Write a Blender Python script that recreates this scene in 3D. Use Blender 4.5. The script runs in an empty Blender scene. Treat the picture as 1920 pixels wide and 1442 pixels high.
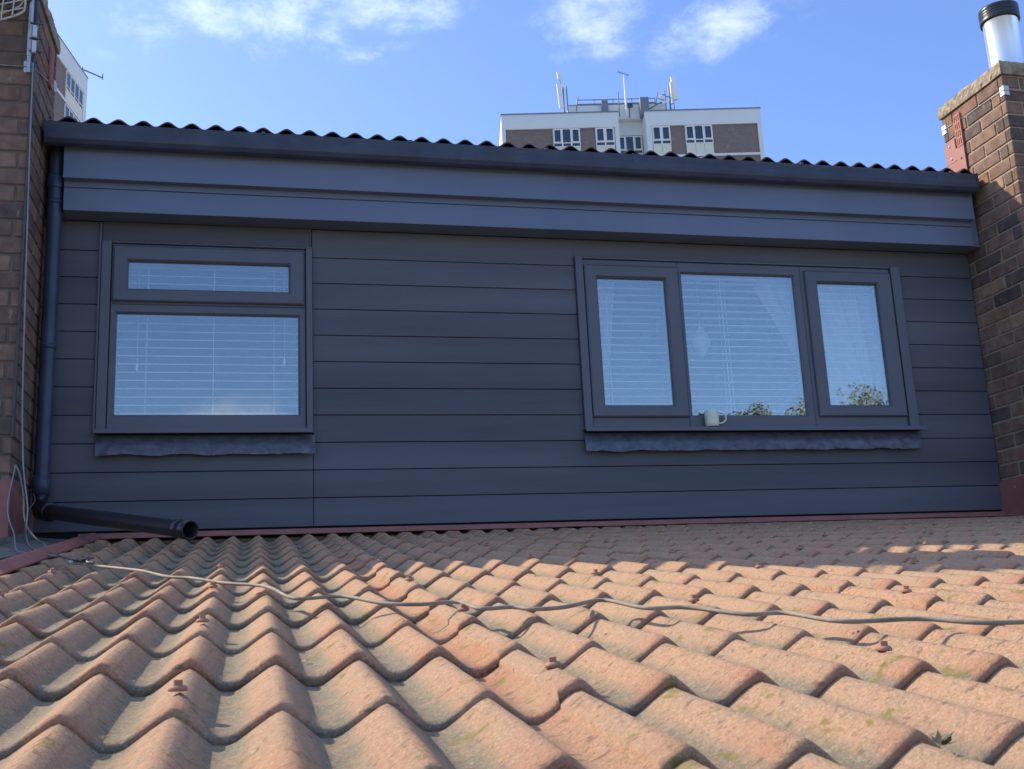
import bpy, math, random
from mathutils import Vector, Matrix, noise
R = math.radians
random.seed(7)
scene = bpy.context.scene
COL = scene.collection

# ------------------------------------------------------------------ camera
def look(yaw, pitch, roll):
    f = Vector((math.sin(yaw)*math.cos(pitch), math.cos(yaw)*math.cos(pitch), math.sin(pitch)))
    r = Vector((math.cos(yaw), -math.sin(yaw), 0)); u = r.cross(f)
    r2 = math.cos(roll)*r + math.sin(roll)*u
    u2 = -math.sin(roll)*r + math.cos(roll)*u
    return Matrix((r2, u2, -f)).transposed()
cam = bpy.data.cameras.new("camera")
cam.lens = 2052/1920*36; cam.sensor_width = 36; cam.clip_start = .02; cam.clip_end = 3000
cam.dof.use_dof = True; cam.dof.focus_distance = 4.2; cam.dof.aperture_fstop = 22
co = bpy.data.objects.new("camera", cam); COL.objects.link(co); scene.camera = co
co.matrix_world = look(R(13.73), R(12.808), R(-2.774)).to_4x4()

# ------------------------------------------------------------------ light
SUN = Vector((-1.34, 1.0, 1.22)).normalized()          # direction towards the sun
sl = bpy.data.lights.new("sun", 'SUN'); sl.energy = 3.2; sl.angle = R(.55); sl.color = (1, .84, .63)
so = bpy.data.objects.new("sun", sl); COL.objects.link(so)
so.rotation_euler = SUN.to_track_quat('Z', 'Y').to_euler()
w = bpy.data.worlds.new("World"); scene.world = w; w.use_nodes = True
nt = w.node_tree; nt.nodes.clear()
def N(t, k, **kw):
    n = t.nodes.new(k)
    for a, b in kw.items():
        if a.startswith('i_'): n.inputs[int(a[2:])].default_value = b
        else: setattr(n, a, b)
    return n
sky = N(nt, 'ShaderNodeTexSky', sky_type='NISHITA', sun_disc=False)
sky.sun_elevation = math.asin(SUN.z); sky.sun_rotation = math.atan2(SUN.x, SUN.y)
sky.altitude = 0; sky.air_density = 1.0; sky.dust_density = .85; sky.ozone_density = 7
bg = N(nt, 'ShaderNodeBackground'); bg.inputs[1].default_value = .15
out = N(nt, 'ShaderNodeOutputWorld')
tc = N(nt, 'ShaderNodeTexCoord')
# clouds as soft noisy patches, plus an unseen overhead one added for fill light
nz = N(nt, 'ShaderNodeTexNoise'); nz.inputs['Scale'].default_value = 21; nz.inputs['Detail'].default_value = 12
nz.inputs['Roughness'].default_value = .66; nz.inputs['Distortion'].default_value = .22
mp = N(nt, 'ShaderNodeMapping'); mp.inputs['Scale'].default_value = (.8, .8, 1.35); mp.inputs['Rotation'].default_value = (0, R(-9), 0)
nt.links.new(tc.outputs['Generated'], mp.inputs[0]); nt.links.new(mp.outputs[0], nz.inputs['Vector'])
# (direction, half-width, half-height, strength)
CLOUDS_AND_FILL = [((-0.0113, 0.8572, 0.5149), 0.117, 0.0302, 0.9), ((-0.0757, 0.861, 0.503), 0.0439, 0.0195, 0.75), ((0.0953, 0.8444, 0.5272), 0.0926, 0.0195, 0.9), ((0.1058, 0.8616, 0.4964), 0.0634, 0.0127, 0.55), ((0.2849, 0.8111, 0.5108), 0.056, 0.0302, 0.85), ((0.3872, 0.7743, 0.5006), 0.0634, 0.0302, 0.95), ((-0.1247, 0.8679, 0.4808), 0.0195, 0.0088, 0.4), ((-0.1067, 0.8797, 0.4635), 0.0195, 0.0088, 0.35), ((0.1, -0.15, 0.985), 0.6, 0.24, 1.9), ((-0.0167, -0.9803, 0.1969), 0.05, 0.022, 1.3)]  # next to last entry: overhead fill out of view, whitens the ambient light
acc = None
for d, rx, rz, st in CLOUDS_AND_FILL:
    s = N(nt, 'ShaderNodeVectorMath', operation='SUBTRACT'); s.inputs[1].default_value = d
    nt.links.new(tc.outputs['Generated'], s.inputs[0])
    m = N(nt, 'ShaderNodeVectorMath', operation='MULTIPLY'); m.inputs[1].default_value = (1/rx, .3/rx, 1/rz)
    nt.links.new(s.outputs[0], m.inputs[0])
    l = N(nt, 'ShaderNodeVectorMath', operation='LENGTH'); nt.links.new(m.outputs[0], l.inputs[0])
    mr = N(nt, 'ShaderNodeMapRange', interpolation_type='SMOOTHSTEP')
    mr.inputs[1].default_value = 1.5; mr.inputs[2].default_value = .0; mr.inputs[3].default_value = 0; mr.inputs[4].default_value = st
    nt.links.new(l.outputs['Value'], mr.inputs[0])
    if acc is None: acc = mr.outputs[0]
    else:
        x = N(nt, 'ShaderNodeMath', operation='MAXIMUM'); nt.links.new(acc, x.inputs[0]); nt.links.new(mr.outputs[0], x.inputs[1]); acc = x.outputs[0]
a = N(nt, 'ShaderNodeMath', operation='MULTIPLY_ADD'); a.inputs[1].default_value = .34; nt.links.new(acc, a.inputs[0]); nt.links.new(nz.outputs['Fac'], a.inputs[2])
cr = N(nt, 'ShaderNodeMapRange', interpolation_type='SMOOTHSTEP'); cr.inputs[1].default_value = .56; cr.inputs[2].default_value = 1.02
nt.links.new(a.outputs[0], cr.inputs[0])
mu = N(nt, 'ShaderNodeMath', operation='MULTIPLY'); nt.links.new(cr.outputs[0], mu.inputs[0])
ac2 = N(nt, 'ShaderNodeMapRange'); ac2.inputs[1].default_value = 0; ac2.inputs[2].default_value = .4; nt.links.new(acc, ac2.inputs[0]); nt.links.new(ac2.outputs[0], mu.inputs[1])
mu2 = N(nt, 'ShaderNodeMath', operation='MULTIPLY'); mu2.inputs[1].default_value = .46; nt.links.new(mu.outputs[0], mu2.inputs[0])
tn = N(nt, 'ShaderNodeMixRGB', blend_type='MULTIPLY'); tn.inputs[0].default_value = 1; tn.inputs[2].default_value = (.97, .89, .97, 1); nt.links.new(sky.outputs[0], tn.inputs[1])
cm = N(nt, 'ShaderNodeMixRGB'); cm.inputs[2].default_value = (5.3, 5.8, 6.6, 1)
nt.links.new(mu2.outputs[0], cm.inputs[0]); nt.links.new(tn.outputs[0], cm.inputs[1])
nt.links.new(cm.outputs[0], bg.inputs[0]); nt.links.new(bg.outputs[0], out.inputs[0])

scene.view_settings.view_transform = 'Standard'; scene.view_settings.look = 'None'
scene.view_settings.exposure = 0.96; scene.view_settings.gamma = 1
scene.cycles.use_denoising = True
scene.cycles.max_bounces = 8; scene.cycles.transparent_max_bounces = 12

# ------------------------------------------------------------------ helpers
class MB:
    def __init__(s): s.v = []; s.f = []; s.a = []; s.sm = []
    def add(s, vs, fs, a=0., smooth=False):
        o = len(s.v); s.v += [tuple(v) for v in vs]; s.f += [tuple(i+o for i in f) for f in fs]
        s.a += [a]*len(vs); s.sm += [smooth]*len(fs); return s
    def box(s, x0, x1, y0, y1, z0, z1, a=0.):
        vs = [(x, y, z) for x in (x0, x1) for y in (y0, y1) for z in (z0, z1)]
        return s.add(vs, [(0,1,3,2),(4,6,7,5),(0,4,5,1),(2,3,7,6),(0,2,6,4),(1,5,7,3)], a)
    def cbox(s, x0, x1, y0, y1, z0, z1, c=.004, a=0.):     # chamfered box
        vs, fs = [], []
        X, Y, Z = (x0, x1), (y0, y1), (z0, z1)
        idx = {}
        for i in (0, 1):
            for j in (0, 1):
                for k in (0, 1):
                    sx, sy, sz = (1 if i == 0 else -1), (1 if j == 0 else -1), (1 if k == 0 else -1)
                    for ax in range(3):
                        p = [X[i]+sx*c, Y[j]+sy*c, Z[k]+sz*c]; p[ax] = (X[i], Y[j], Z[k])[ax]
                        idx[i, j, k, ax] = len(vs); vs.append(p)
        for ax in range(3):
            b, cc = (ax+1) % 3, (ax+2) % 3
            for sd in (0, 1):
                q = []
                for (m, n) in ((0,0),(1,0),(1,1),(0,1)):
                    t = [0,0,0]; t[ax] = sd; t[b] = m; t[cc] = n; q.append(idx[t[0],t[1],t[2],ax])
                fs.append(q if sd else q[::-1])
        for ax in range(3):        # edges running along ax
            b, cc = (ax+1) % 3, (ax+2) % 3
            for m in (0, 1):
                for n in (0, 1):
                    t0 = [0,0,0]; t0[b] = m; t0[cc] = n; t1 = list(t0); t1[ax] = 1
                    q = [idx[t0[0],t0[1],t0[2],b], idx[t1[0],t1[1],t1[2],b], idx[t1[0],t1[1],t1[2],cc], idx[t0[0],t0[1],t0[2],cc]]
                    fs.append(q if (m ^ n) else q[::-1])
        for i in (0,1):
            for j in (0,1):
                for k in (0,1):
                    q = [idx[i,j,k,0], idx[i,j,k,1], idx[i,j,k,2]]
                    fs.append(q if (i+j+k) % 2 == 1 else q[::-1])
        return s.add(vs, fs, a)
    def tube(s, pts, r, n=10, caps=True, a=0., radii=None, smooth=True):
        pts = [Vector(p) for p in pts]; vs = []; fs = []
        t = (pts[1]-pts[0]).normalized(); u = t.orthogonal().normalized()
        for i, p in enumerate(pts):
            if i == 0: d = pts[1]-pts[0]
            elif i == len(pts)-1: d = pts[-1]-pts[-2]
            else: d = (pts[i+1]-pts[i]).normalized()+(pts[i]-pts[i-1]).normalized()
            d.normalize(); u = (u-d*u.dot(d)).normalized(); w_ = d.cross(u)
            rr = radii[i] if radii else r
            for k in range(n):
                an = 2*math.pi*k/n; vs.append(p+u*math.cos(an)*rr+w_*math.sin(an)*rr)
        for i in range(len(pts)-1):
            for k in range(n):
                k2 = (k+1) % n; fs.append((i*n+k, i*n+k2, (i+1)*n+k2, (i+1)*n+k))
        s.add(vs, fs, a, smooth)
        if caps:
            s.add(vs[:n], [tuple(range(n))[::-1]], a); s.add(vs[-n:], [tuple(range(n))], a)
        return s
    def lathe(s, prof, c=(0,0,0), n=24, axis=None, a=0., smooth=True):   # prof: (radius, height)
        M = Matrix.Identity(3) if axis is None else Vector(axis).to_track_quat('Z', 'Y').to_matrix()
        vs, fs = [], []
        for r, h in prof:
            for k in range(n):
                an = 2*math.pi*k/n; vs.append(Vector(c)+M @ Vector((r*math.cos(an), r*math.sin(an), h)))
        for i in range(len(prof)-1):
            for k in range(n):
                k2 = (k+1) % n; fs.append((i*n+k, i*n+k2, (i+1)*n+k2, (i+1)*n+k))
        return s.add(vs, fs, a, smooth)
    def prism(s, prof, x0, x1, a=0.):      # (y,z) outline run along x
        n = len(prof); vs = [(x0, y, z) for y, z in prof]+[(x1, y, z) for y, z in prof]
        fs = [(k, (k+1) % n, n+(k+1) % n, n+k) for k in range(n)]+[tuple(range(n))[::-1], tuple(range(n, 2*n))]
        return s.add(vs, fs, a)
    def build(s, name, mat, parent=None, xf=None, label=None):
        me = bpy.data.meshes.new(name)
        vs = s.v if xf is None else [tuple(xf(Vector(v))) for v in s.v]
        me.from_pydata(vs, [], s.f); me.update()
        me.polygons.foreach_set('use_smooth', s.sm)
        at = me.attributes.new('rnd', 'FLOAT', 'POINT'); at.data.foreach_set('value', s.a)
        me.materials.append(mat)
        o = bpy.data.objects.new(name, me); COL.objects.link(o)
        if parent is not None:
            o.parent = parent; o.matrix_parent_inverse = Matrix.Translation(-wloc(parent))
        if label: o['label'] = label
        return o
WL = {}
def wloc(o):
    return Vector((0, 0, 0)) if o.type == 'MESH' else Vector(o.location)      # part meshes stay in world coordinates
def fixn(o):
    import bmesh
    b = bmesh.new(); b.from_mesh(o.data); bmesh.ops.recalc_face_normals(b, faces=b.faces); b.to_mesh(o.data); b.free(); return o
def tag(o, label, cat, group=None, kind=None):
    if label: o['label'] = label
    if cat: o['category'] = cat
    if group: o['group'] = group
    if kind: o['kind'] = kind
    return o
def thing(name, label, cat, loc=(0,0,0), group=None):
    o = bpy.data.objects.new(name, None); o.empty_display_size = .1; o.location = loc; COL.objects.link(o)
    return tag(o, label, cat, group)
def spline(P, m=6):
    P = [Vector(p) for p in P]; out_ = []
    Q = [P[0]*2-P[1]]+P+[P[-1]*2-P[-2]]
    for i in range(1, len(Q)-2):
        for k in range(m):
            t = k/m; a_, b_, c_, d_ = Q[i-1], Q[i], Q[i+1], Q[i+2]
            out_.append(.5*((2*b_)+(c_-a_)*t+(2*a_-5*b_+4*c_-d_)*t*t+(3*b_-a_-3*c_+d_)*t**3))
    return out_+[P[-1]]

# ------------------------------------------------------------------ materials
def mat(name, col, rough=.6, metal=0., var=0., vscale=3., bump=0., bscale=40., spec=.5, col2=None, stretch=(1,1,1), rnd=0., coat=0.):
    m = bpy.data.materials.new(name); m.use_nodes = True; t = m.node_tree
    b = t.nodes['Principled BSDF']; b.inputs['Roughness'].default_value = rough; b.inputs['Metallic'].default_value = metal
    b.inputs['Specular IOR Level'].default_value = spec; b.inputs['Coat Weight'].default_value = coat
    c = (*col, 1); b.inputs['Base Color'].default_value = c
    g = N(t, 'ShaderNodeNewGeometry'); mpn = N(t, 'ShaderNodeMapping'); mpn.inputs['Scale'].default_value = stretch
    t.links.new(g.outputs['Position'], mpn.inputs[0])
    src = None
    if col2 or var:
        n1 = N(t, 'ShaderNodeTexNoise'); n1.inputs['Scale'].default_value = vscale; n1.inputs['Detail'].default_value = 6; n1.inputs['Roughness'].default_value = .6
        t.links.new(mpn.outputs[0], n1.inputs['Vector'])
        r = N(t, 'ShaderNodeMapRange'); r.inputs[1].default_value = .32; r.inputs[2].default_value = .68; t.links.new(n1.outputs['Fac'], r.inputs[0])
        mx = N(t, 'ShaderNodeMixRGB'); c2 = col2 or tuple(k*(1+var) for k in col)
        mx.inputs[1].default_value = c if col2 else (*[k*(1-var) for k in col], 1); mx.inputs[2].default_value = (*c2, 1)
        t.links.new(r.outputs[0], mx.inputs[0]); src = mx.outputs[0]
    if rnd:
        at = N(t, 'ShaderNodeAttribute', attribute_name='rnd'); mr_ = N(t, 'ShaderNodeMapRange'); mr_.inputs[3].default_value = 1-rnd; mr_.inputs[4].default_value = 1+rnd
        t.links.new(at.outputs['Fac'], mr_.inputs[0])
        h = N(t, 'ShaderNodeHueSaturation'); h.inputs['Color'].default_value = c
        if src: t.links.new(src, h.inputs['Color'])
        t.links.new(mr_.outputs[0], h.inputs['Value']); src = h.outputs[0]
    if src: t.links.new(src, b.inputs['Base Color'])
    if bump:
        n2 = N(t, 'ShaderNodeTexNoise'); n2.inputs['Scale'].default_value = bscale; n2.inputs['Detail'].default_value = 5
        t.links.new(mpn.outputs[0], n2.inputs['Vector'])
        bp = N(t, 'ShaderNodeBump'); bp.inputs['Strength'].default_value = 1; bp.inputs['Distance'].default_value = bump
        t.links.new(n2.outputs['Fac'], bp.inputs['Height']); t.links.new(bp.outputs[0], b.inputs['Normal'])
    return m
M_clad = mat('cladding', (.106,.112,.125), .62, var=.24, vscale=2.2, bump=.0008, bscale=60, stretch=(.12,1,1.6), rnd=.17, spec=.35)
M_fascia = mat('fascia_paint', (.150,.184,.252), .5, var=.08, vscale=1.5, bump=.0004, bscale=30, spec=.4)
M_frame = mat('window_frame_grey', (.112,.117,.132), .42, var=.07, vscale=3, bump=.0003, bscale=120, spec=.45)
M_black = mat('black_plastic', (.016,.017,.020), .3, var=.2, vscale=5, bump=.0006, bscale=14, spec=.5)
M_gut = mat('gutter_plastic', (.040,.055,.088), .45, var=.25, vscale=6, bump=.0006, bscale=20)
M_dark = mat('dark_void', (.012,.012,.013), .9)
M_lead = mat('lead_flashing', (.10,.107,.128), .32, var=.3, vscale=16, bump=.004, bscale=22, stretch=(1,1,1.6))
M_red = mat('red_flashing', (.34,.125,.095), .6, col2=(.24,.09,.07), vscale=7, bump=.001, bscale=60)
M_mug = mat('mug_glaze', (.80,.80,.60), .3, col2=(.62,.64,.48), vscale=45, spec=.6)
M_blind = mat('blind_white', (.90,.90,.90), .5)
M_cord = mat('cord_white', (.8,.8,.78), .7)
M_cable = mat('cable_grey', (.33,.28,.20), .7, col2=(.15,.13,.10), vscale=9, bump=.0006, bscale=80)
M_cablew = mat('cable_white', (.24,.25,.28), .5, var=.12, vscale=20)
M_cabled = mat('cable_dark', (.05,.05,.055), .5, var=.2, vscale=20)
M_conc = mat('weathered_concrete', (.40,.33,.22), .95, col2=(.17,.14,.10), vscale=18, bump=.012, bscale=34)
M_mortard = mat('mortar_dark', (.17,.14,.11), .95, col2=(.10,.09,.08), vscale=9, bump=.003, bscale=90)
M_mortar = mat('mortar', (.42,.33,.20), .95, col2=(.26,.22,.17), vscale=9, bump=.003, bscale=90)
M_vent = mat('terracotta_vent', (.42,.17,.13), .8, var=.2, vscale=30, bump=.001, bscale=90)
M_steel = mat('flue_steel', (.72,.72,.72), .28, metal=.85, var=.06, vscale=3, bump=.0006, bscale=14, stretch=(1,1,.2))
M_zinc = mat('galvanised', (.45,.47,.48), .45, metal=.6, var=.15, vscale=30)
M_plate = mat('corner_plate', (.55,.60,.60), .5, metal=.2, var=.12, vscale=20)
M_cream = mat('cream_plastic', (.52,.47,.36), .6, var=.15, vscale=20)
M_screw = mat('screw_cap', (.42,.21,.13), .8, col2=(.26,.14,.10), vscale=60)
M_washer = mat('washer_pale', (.55,.52,.46), .6, var=.2, vscale=80)
M_white = mat('tower_white', (.80,.82,.78), .8, col2=(.76,.77,.73), vscale=.5)
M_beige = mat('tower_panel', (.80,.76,.60), .7, var=.04, vscale=.5)
M_antw = mat('antenna_white', (.92,.90,.84), .6)
M_antg = mat('antenna_grey', (.22,.24,.27), .6, metal=.4)
M_int = mat('room_paint', (.09,.09,.10), .9)
M_ground = mat('ground_bounce', (.20,.21,.13), .95, col2=(.26,.23,.18), vscale=.4, bump=.03, bscale=6)  # unseen ground, lightened to bounce warm light onto the dormer wall
M_bark = mat('bark', (.10,.08,.06), .9, var=.3, vscale=6, bump=.01, bscale=20)

def brick_mat():
    m = bpy.data.materials.new('brick'); m.use_nodes = True; t = m.node_tree; b = t.nodes['Principled BSDF']
    b.inputs['Roughness'].default_value = .9; b.inputs['Specular IOR Level'].default_value = .25
    at = N(t, 'ShaderNodeAttribute', attribute_name='rnd')
    rp = N(t, 'ShaderNodeValToRGB'); e = rp.color_ramp.elements
    cs = [(0,(.095,.075,.066)),(.18,(.15,.103,.080)),(.42,(.20,.130,.094)),(.66,(.235,.150,.104)),(.84,(.18,.115,.084)),(.93,(.25,.125,.080)),(1,(.30,.21,.13))]
    e[0].position = 0; e[0].color = (*cs[0][1], 1); e[1].position = 1; e[1].color = (*cs[-1][1], 1)
    for p, c in cs[1:-1]: x = e.new(p); x.color = (*c, 1)
    t.links.new(at.outputs['Fac'], rp.inputs[0])
    g = N(t, 'ShaderNodeNewGeometry')
    n1 = N(t, 'ShaderNodeTexNoise'); n1.inputs['Scale'].default_value = 14; n1.inputs['Detail'].default_value = 7; t.links.new(g.outputs['Position'], n1.inputs['Vector'])
    r1 = N(t, 'ShaderNodeMapRange'); r1.inputs[1].default_value = .3; r1.inputs[2].default_value = .7; r1.inputs[3].default_value = .72; r1.inputs[4].default_value = 1.28
    t.links.new(n1.outputs['Fac'], r1.inputs[0])
    h = N(t, 'ShaderNodeHueSaturation'); t.links.new(rp.outputs[0], h.inputs['Color']); t.links.new(r1.outputs[0], h.inputs['Value'])
    # pale mortar smears and drips
    mpn = N(t, 'ShaderNodeMapping'); mpn.inputs['Scale'].default_value = (1, 1, .28); t.links.new(g.outputs['Position'], mpn.inputs[0])
    n3 = N(t, 'ShaderNodeTexNoise'); n3.inputs['Scale'].default_value = 34; n3.inputs['Detail'].default_value = 4; t.links.new(mpn.outputs[0], n3.inputs['Vector'])
    r3 = N(t, 'ShaderNodeMapRange'); r3.inputs[1].default_value = .64; r3.inputs[2].default_value = .72; r3.inputs[4].default_value = .6; t.links.new(n3.outputs['Fac'], r3.inputs[0])
    mx = N(t, 'ShaderNodeMixRGB'); mx.inputs[2].default_value = (.34,.27,.18,1); t.links.new(r3.outputs[0], mx.inputs[0]); t.links.new(h.outputs[0], mx.inputs[1])
    t.links.new(mx.outputs[0], b.inputs['Base Color'])
    n2 = N(t, 'ShaderNodeTexNoise'); n2.inputs['Scale'].default_value = 120; n2.inputs['Detail'].default_value = 6; t.links.new(g.outputs['Position'], n2.inputs['Vector'])
    bp = N(t, 'ShaderNodeBump'); bp.inputs['Distance'].default_value = .003; bp.inputs['Strength'].default_value = 1; t.links.new(n2.outputs['Fac'], bp.inputs['Height']); t.links.new(bp.outputs[0], b.inputs['Normal'])
    return m
M_brick = brick_mat()
def brickwall_mat(name, c1, c2, mo, sc=1.):
    m = bpy.data.materials.new(name); m.use_nodes = True; t = m.node_tree; b = t.nodes['Principled BSDF']; b.inputs['Roughness'].default_value = .9
    tcn = N(t, 'ShaderNodeTexCoord'); br = N(t, 'ShaderNodeTexBrick'); g = N(t, 'ShaderNodeNewGeometry')
    sp = N(t, 'ShaderNodeSeparateXYZ'); t.links.new(g.outputs['Position'], sp.inputs[0])
    ad = N(t, 'ShaderNodeMath', operation='ADD'); t.links.new(sp.outputs[0], ad.inputs[0]); t.links.new(sp.outputs[1], ad.inputs[1])
    cb = N(t, 'ShaderNodeCombineXYZ'); t.links.new(ad.outputs[0], cb.inputs[0]); t.links.new(sp.outputs[2], cb.inputs[1])
    t.links.new(cb.outputs[0], br.inputs['Vector'])
    br.inputs['Scale'].default_value = 1; br.inputs['Brick Width'].default_value = .26*sc; br.inputs['Row Height'].default_value = .0875*sc; br.inputs['Mortar Size'].default_value = .012*sc
    br.inputs['Color1'].default_value = (*c1, 1); br.inputs['Color2'].default_value = (*c2, 1); br.inputs['Mortar'].default_value = (*mo, 1)
    n1 = N(t, 'ShaderNodeTexNoise'); n1.inputs['Scale'].default_value = 1.1; n1.inputs['Detail'].default_value = 4
    mpn = N(t, 'ShaderNodeMapping'); mpn.inputs['Scale'].default_value = (1,1,2.4); t.links.new(g.outputs['Position'], mpn.inputs[0]); t.links.new(mpn.outputs[0], n1.inputs['Vector'])
    r1 = N(t, 'ShaderNodeMapRange'); r1.inputs[1].default_value = .66; r1.inputs[2].default_value = .70; r1.inputs[4].default_value = .6; t.links.new(n1.outputs['Fac'], r1.inputs[0])
    mx = N(t, 'ShaderNodeMixRGB'); mx.inputs[2].default_value = (.36,.30,.22,1); t.links.new(r1.outputs[0], mx.inputs[0]); t.links.new(br.outputs[0], mx.inputs[1])
    t.links.new(mx.outputs[0], b.inputs['Base Color']); return m
M_tbrick = brickwall_mat('tower_brick', (.17,.125,.115), (.24,.175,.15), (.30,.25,.21))
M_hbrick = brickwall_mat('house_brick', (.16,.09,.07), (.22,.12,.08), (.34,.28,.2))

def glass_mat(name, fac, tint=(1,1,1), rough=0.0):
    m = bpy.data.materials.new(name); m.use_nodes = True; t = m.node_tree; t.nodes.clear()
    o = N(t, 'ShaderNodeOutputMaterial'); mx = N(t, 'ShaderNodeMixShader'); mx.inputs[0].default_value = fac
    tr = N(t, 'ShaderNodeBsdfTransparent'); tr.inputs[0].default_value = (*tint, 1)
    gl = N(t, 'ShaderNodeBsdfGlossy'); gl.inputs['Roughness'].default_value = rough; gl.inputs['Color'].default_value = (.93, 1, .95, 1)
    g = N(t, 'ShaderNodeNewGeometry'); n = N(t, 'ShaderNodeTexNoise'); n.inputs['Scale'].default_value = 1.6; n.inputs['Detail'].default_value = 0
    t.links.new(g.outputs['Position'], n.inputs['Vector']); bp = N(t, 'ShaderNodeBump'); bp.inputs['Distance'].default_value = .00025
    t.links.new(n.outputs['Fac'], bp.inputs['Height']); t.links.new(bp.outputs[0], gl.inputs['Normal'])
    t.links.new(tr.outputs[0], mx.inputs[1]); t.links.new(gl.outputs[0], mx.inputs[2]); t.links.new(mx.outputs[0], o.inputs[0]); return m
M_glass = glass_mat('window_glass', .185, (.96,.97,.97))
M_tglass = mat('tower_glass', (.03,.045,.06), .05, spec=1.0, var=.4, vscale=.7, metal=0.)

def curtain_mat():
    m = bpy.data.materials.new('voile'); m.use_nodes = True; t = m.node_tree; b = t.nodes['Principled BSDF']
    b.inputs['Base Color'].default_value = (.85,.86,.88,1); b.inputs['Roughness'].default_value = .9
    tl = N(t, 'ShaderNodeBsdfTransparent'); mx = N(t, 'ShaderNodeMixShader'); mx.inputs[0].default_value = .72
    o = t.nodes['Material Output']; t.links.new(tl.outputs[0], mx.inputs[1]); t.links.new(b.outputs[0], mx.inputs[2]); t.links.new(mx.outputs[0], o.inputs[0]); return m
M_curt = curtain_mat()

def tile_mat():
    m = bpy.data.materials.new('roof_tile_concrete'); m.use_nodes = True; t = m.node_tree; b = t.nodes['Principled BSDF']
    b.inputs['Roughness'].default_value = .93; b.inputs['Specular IOR Level'].default_value = .25
    g = N(t, 'ShaderNodeNewGeometry'); P = g.outputs['Position']
    def noi(sc, det=5, rough=.6, st=None, dist=0):
        n = N(t, 'ShaderNodeTexNoise'); n.inputs['Scale'].default_value = sc; n.inputs['Detail'].default_value = det; n.inputs['Roughness'].default_value = rough; n.inputs['Distortion'].default_value = dist
        if st:
            q = N(t, 'ShaderNodeMapping'); q.inputs['Scale'].default_value = st; t.links.new(P, q.inputs[0]); t.links.new(q.outputs[0], n.inputs['Vector'])
        else: t.links.new(P, n.inputs['Vector'])
        return n.outputs['Fac']
    def rng(x, a_, b_, c_=0, d_=1):
        r = N(t, 'ShaderNodeMapRange'); r.inputs[1].default_value = a_; r.inputs[2].default_value = b_; r.inputs[3].default_value = c_; r.inputs[4].default_value = d_
        t.links.new(x, r.inputs[0]); return r.outputs[0]
    def mix(f, c1, c2, mode='MIX'):
        x = N(t, 'ShaderNodeMixRGB', blend_type=mode)
        for i, v in ((0, f), (1, c1), (2, c2)):
            if isinstance(v, tuple): x.inputs[i].default_value = (*v, 1)
            elif isinstance(v, (int, float)): x.inputs[i].default_value = v
            else: t.links.new(v, x.inputs[i])
        return x.outputs[0]
    def mth(op, a_, b_):
        x = N(t, 'ShaderNodeMath', operation=op)
        for i, v in ((0, a_), (1, b_)):
            if isinstance(v, (int, float)): x.inputs[i].default_value = v
            else: t.links.new(v, x.inputs[i])
        return x.outputs[0]
    val = N(t, 'ShaderNodeAttribute', attribute_name='valley').outputs['Fac']
    tail = N(t, 'ShaderNodeAttribute', attribute_name='tail').outputs['Fac']
    rn = N(t, 'ShaderNodeAttribute', attribute_name='rnd').outputs['Fac']
    c = mix(rng(noi(5, 6), .35, .65), (.46,.245,.14), (.365,.23,.145))
    c = mix(rng(noi(11, 5, .6, (1,.6,1)), .58, .74, 0, .6), c, (.53,.23,.115))         # bare orange-red patches
    c = mix(rng(noi(16, 6, .68), .46, .70, 0, .8), c, (.29,.225,.155))
    c = mix(rng(noi(48, 5, .7), .50, .68, 0, .55), c, (.25,.175,.11))               # grime
    grit = noi(210, 3, .75); c = mix(rng(grit, .45, .68, 0, .75), c, (.66,.47,.29))       # pale grains
    c = mix(rng(noi(135, 4, .75), .55, .66, 0, .8), c, (.13,.08,.055))                   # dark grains
    c = mix(rng(rn, 0, 1, .05, .5), c, (.40,.29,.19))
    c = mix(mth('MULTIPLY', rng(tail, .0, 1, 0, .8), rng(noi(9, 4), .38, .66, .05, .75)), c, (.38,.15,.085))        # redder lower edge
    vm = mth('MULTIPLY', rng(val, .55, .86), rng(noi(22, 6, .7), .25, .52))
    c = mix(mth('MULTIPLY', vm, .85), c, (.19,.18,.13))                              # lichen-grey channels
    c = mix(mth('MULTIPLY', rng(noi(150, 4, .8), .52, .62), mth('MULTIPLY', vm, .75)), c, (.40,.38,.30))
    ms = mth('MULTIPLY', rng(noi(19, 5, .6, (1,.7,1), .6), .605, .66), rng(noi(80, 4), .35, .6, .3, .9))
    c = mix(ms, c, (.20,.185,.045))                                                      # moss
    ds = rng(noi(62, 4, .6, (.42,1,1)), .60, .67, 0, .75); c = mix(ds, c, (.17,.12,.085))
    t.links.new(c, b.inputs['Base Color'])
    hh = mth('ADD', mth('MULTIPLY', noi(260, 6, .75), .55), mth('MULTIPLY', noi(45, 5, .6), 1.0))
    bp = N(t, 'ShaderNodeBump'); bp.inputs['Distance'].default_value = .0060; bp.inputs['Strength'].default_value = .9; t.links.new(hh, bp.inputs['Height']); t.links.new(bp.outputs[0], b.inputs['Normal'])
    return m
M_tile = tile_mat()
M_dtile = mat('dark_red_tile', (.12,.065,.06), .9, col2=(.07,.05,.055), vscale=12, bump=.002, bscale=200)
M_leaf = mat('leaves', (.15,.18,.07), .6, col2=(.30,.30,.14), vscale=2.5, rnd=.45)

# ------------------------------------------------------------------ setting
TS = math.tan(R(8.07)); LAM = .1265; X0 = -.088; GA = .352; Y0 = 1.412
def crest(y): return .586+TS*(y-6)
g = MB(); g.add([(-1500,-1500,-5.2),(1500,-1500,-5.2),(1500,1500,-5.2),(-1500,1500,-5.2)], [(0,1,2,3)])
tag(g.build('ground', M_ground), None, None, kind='structure')

# ------------------------------------------------------------------ the house
house = thing('house', 'house with dark grey clad loft dormer above an orange tiled roof', 'house', (1.75, 6, -5.2))
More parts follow.
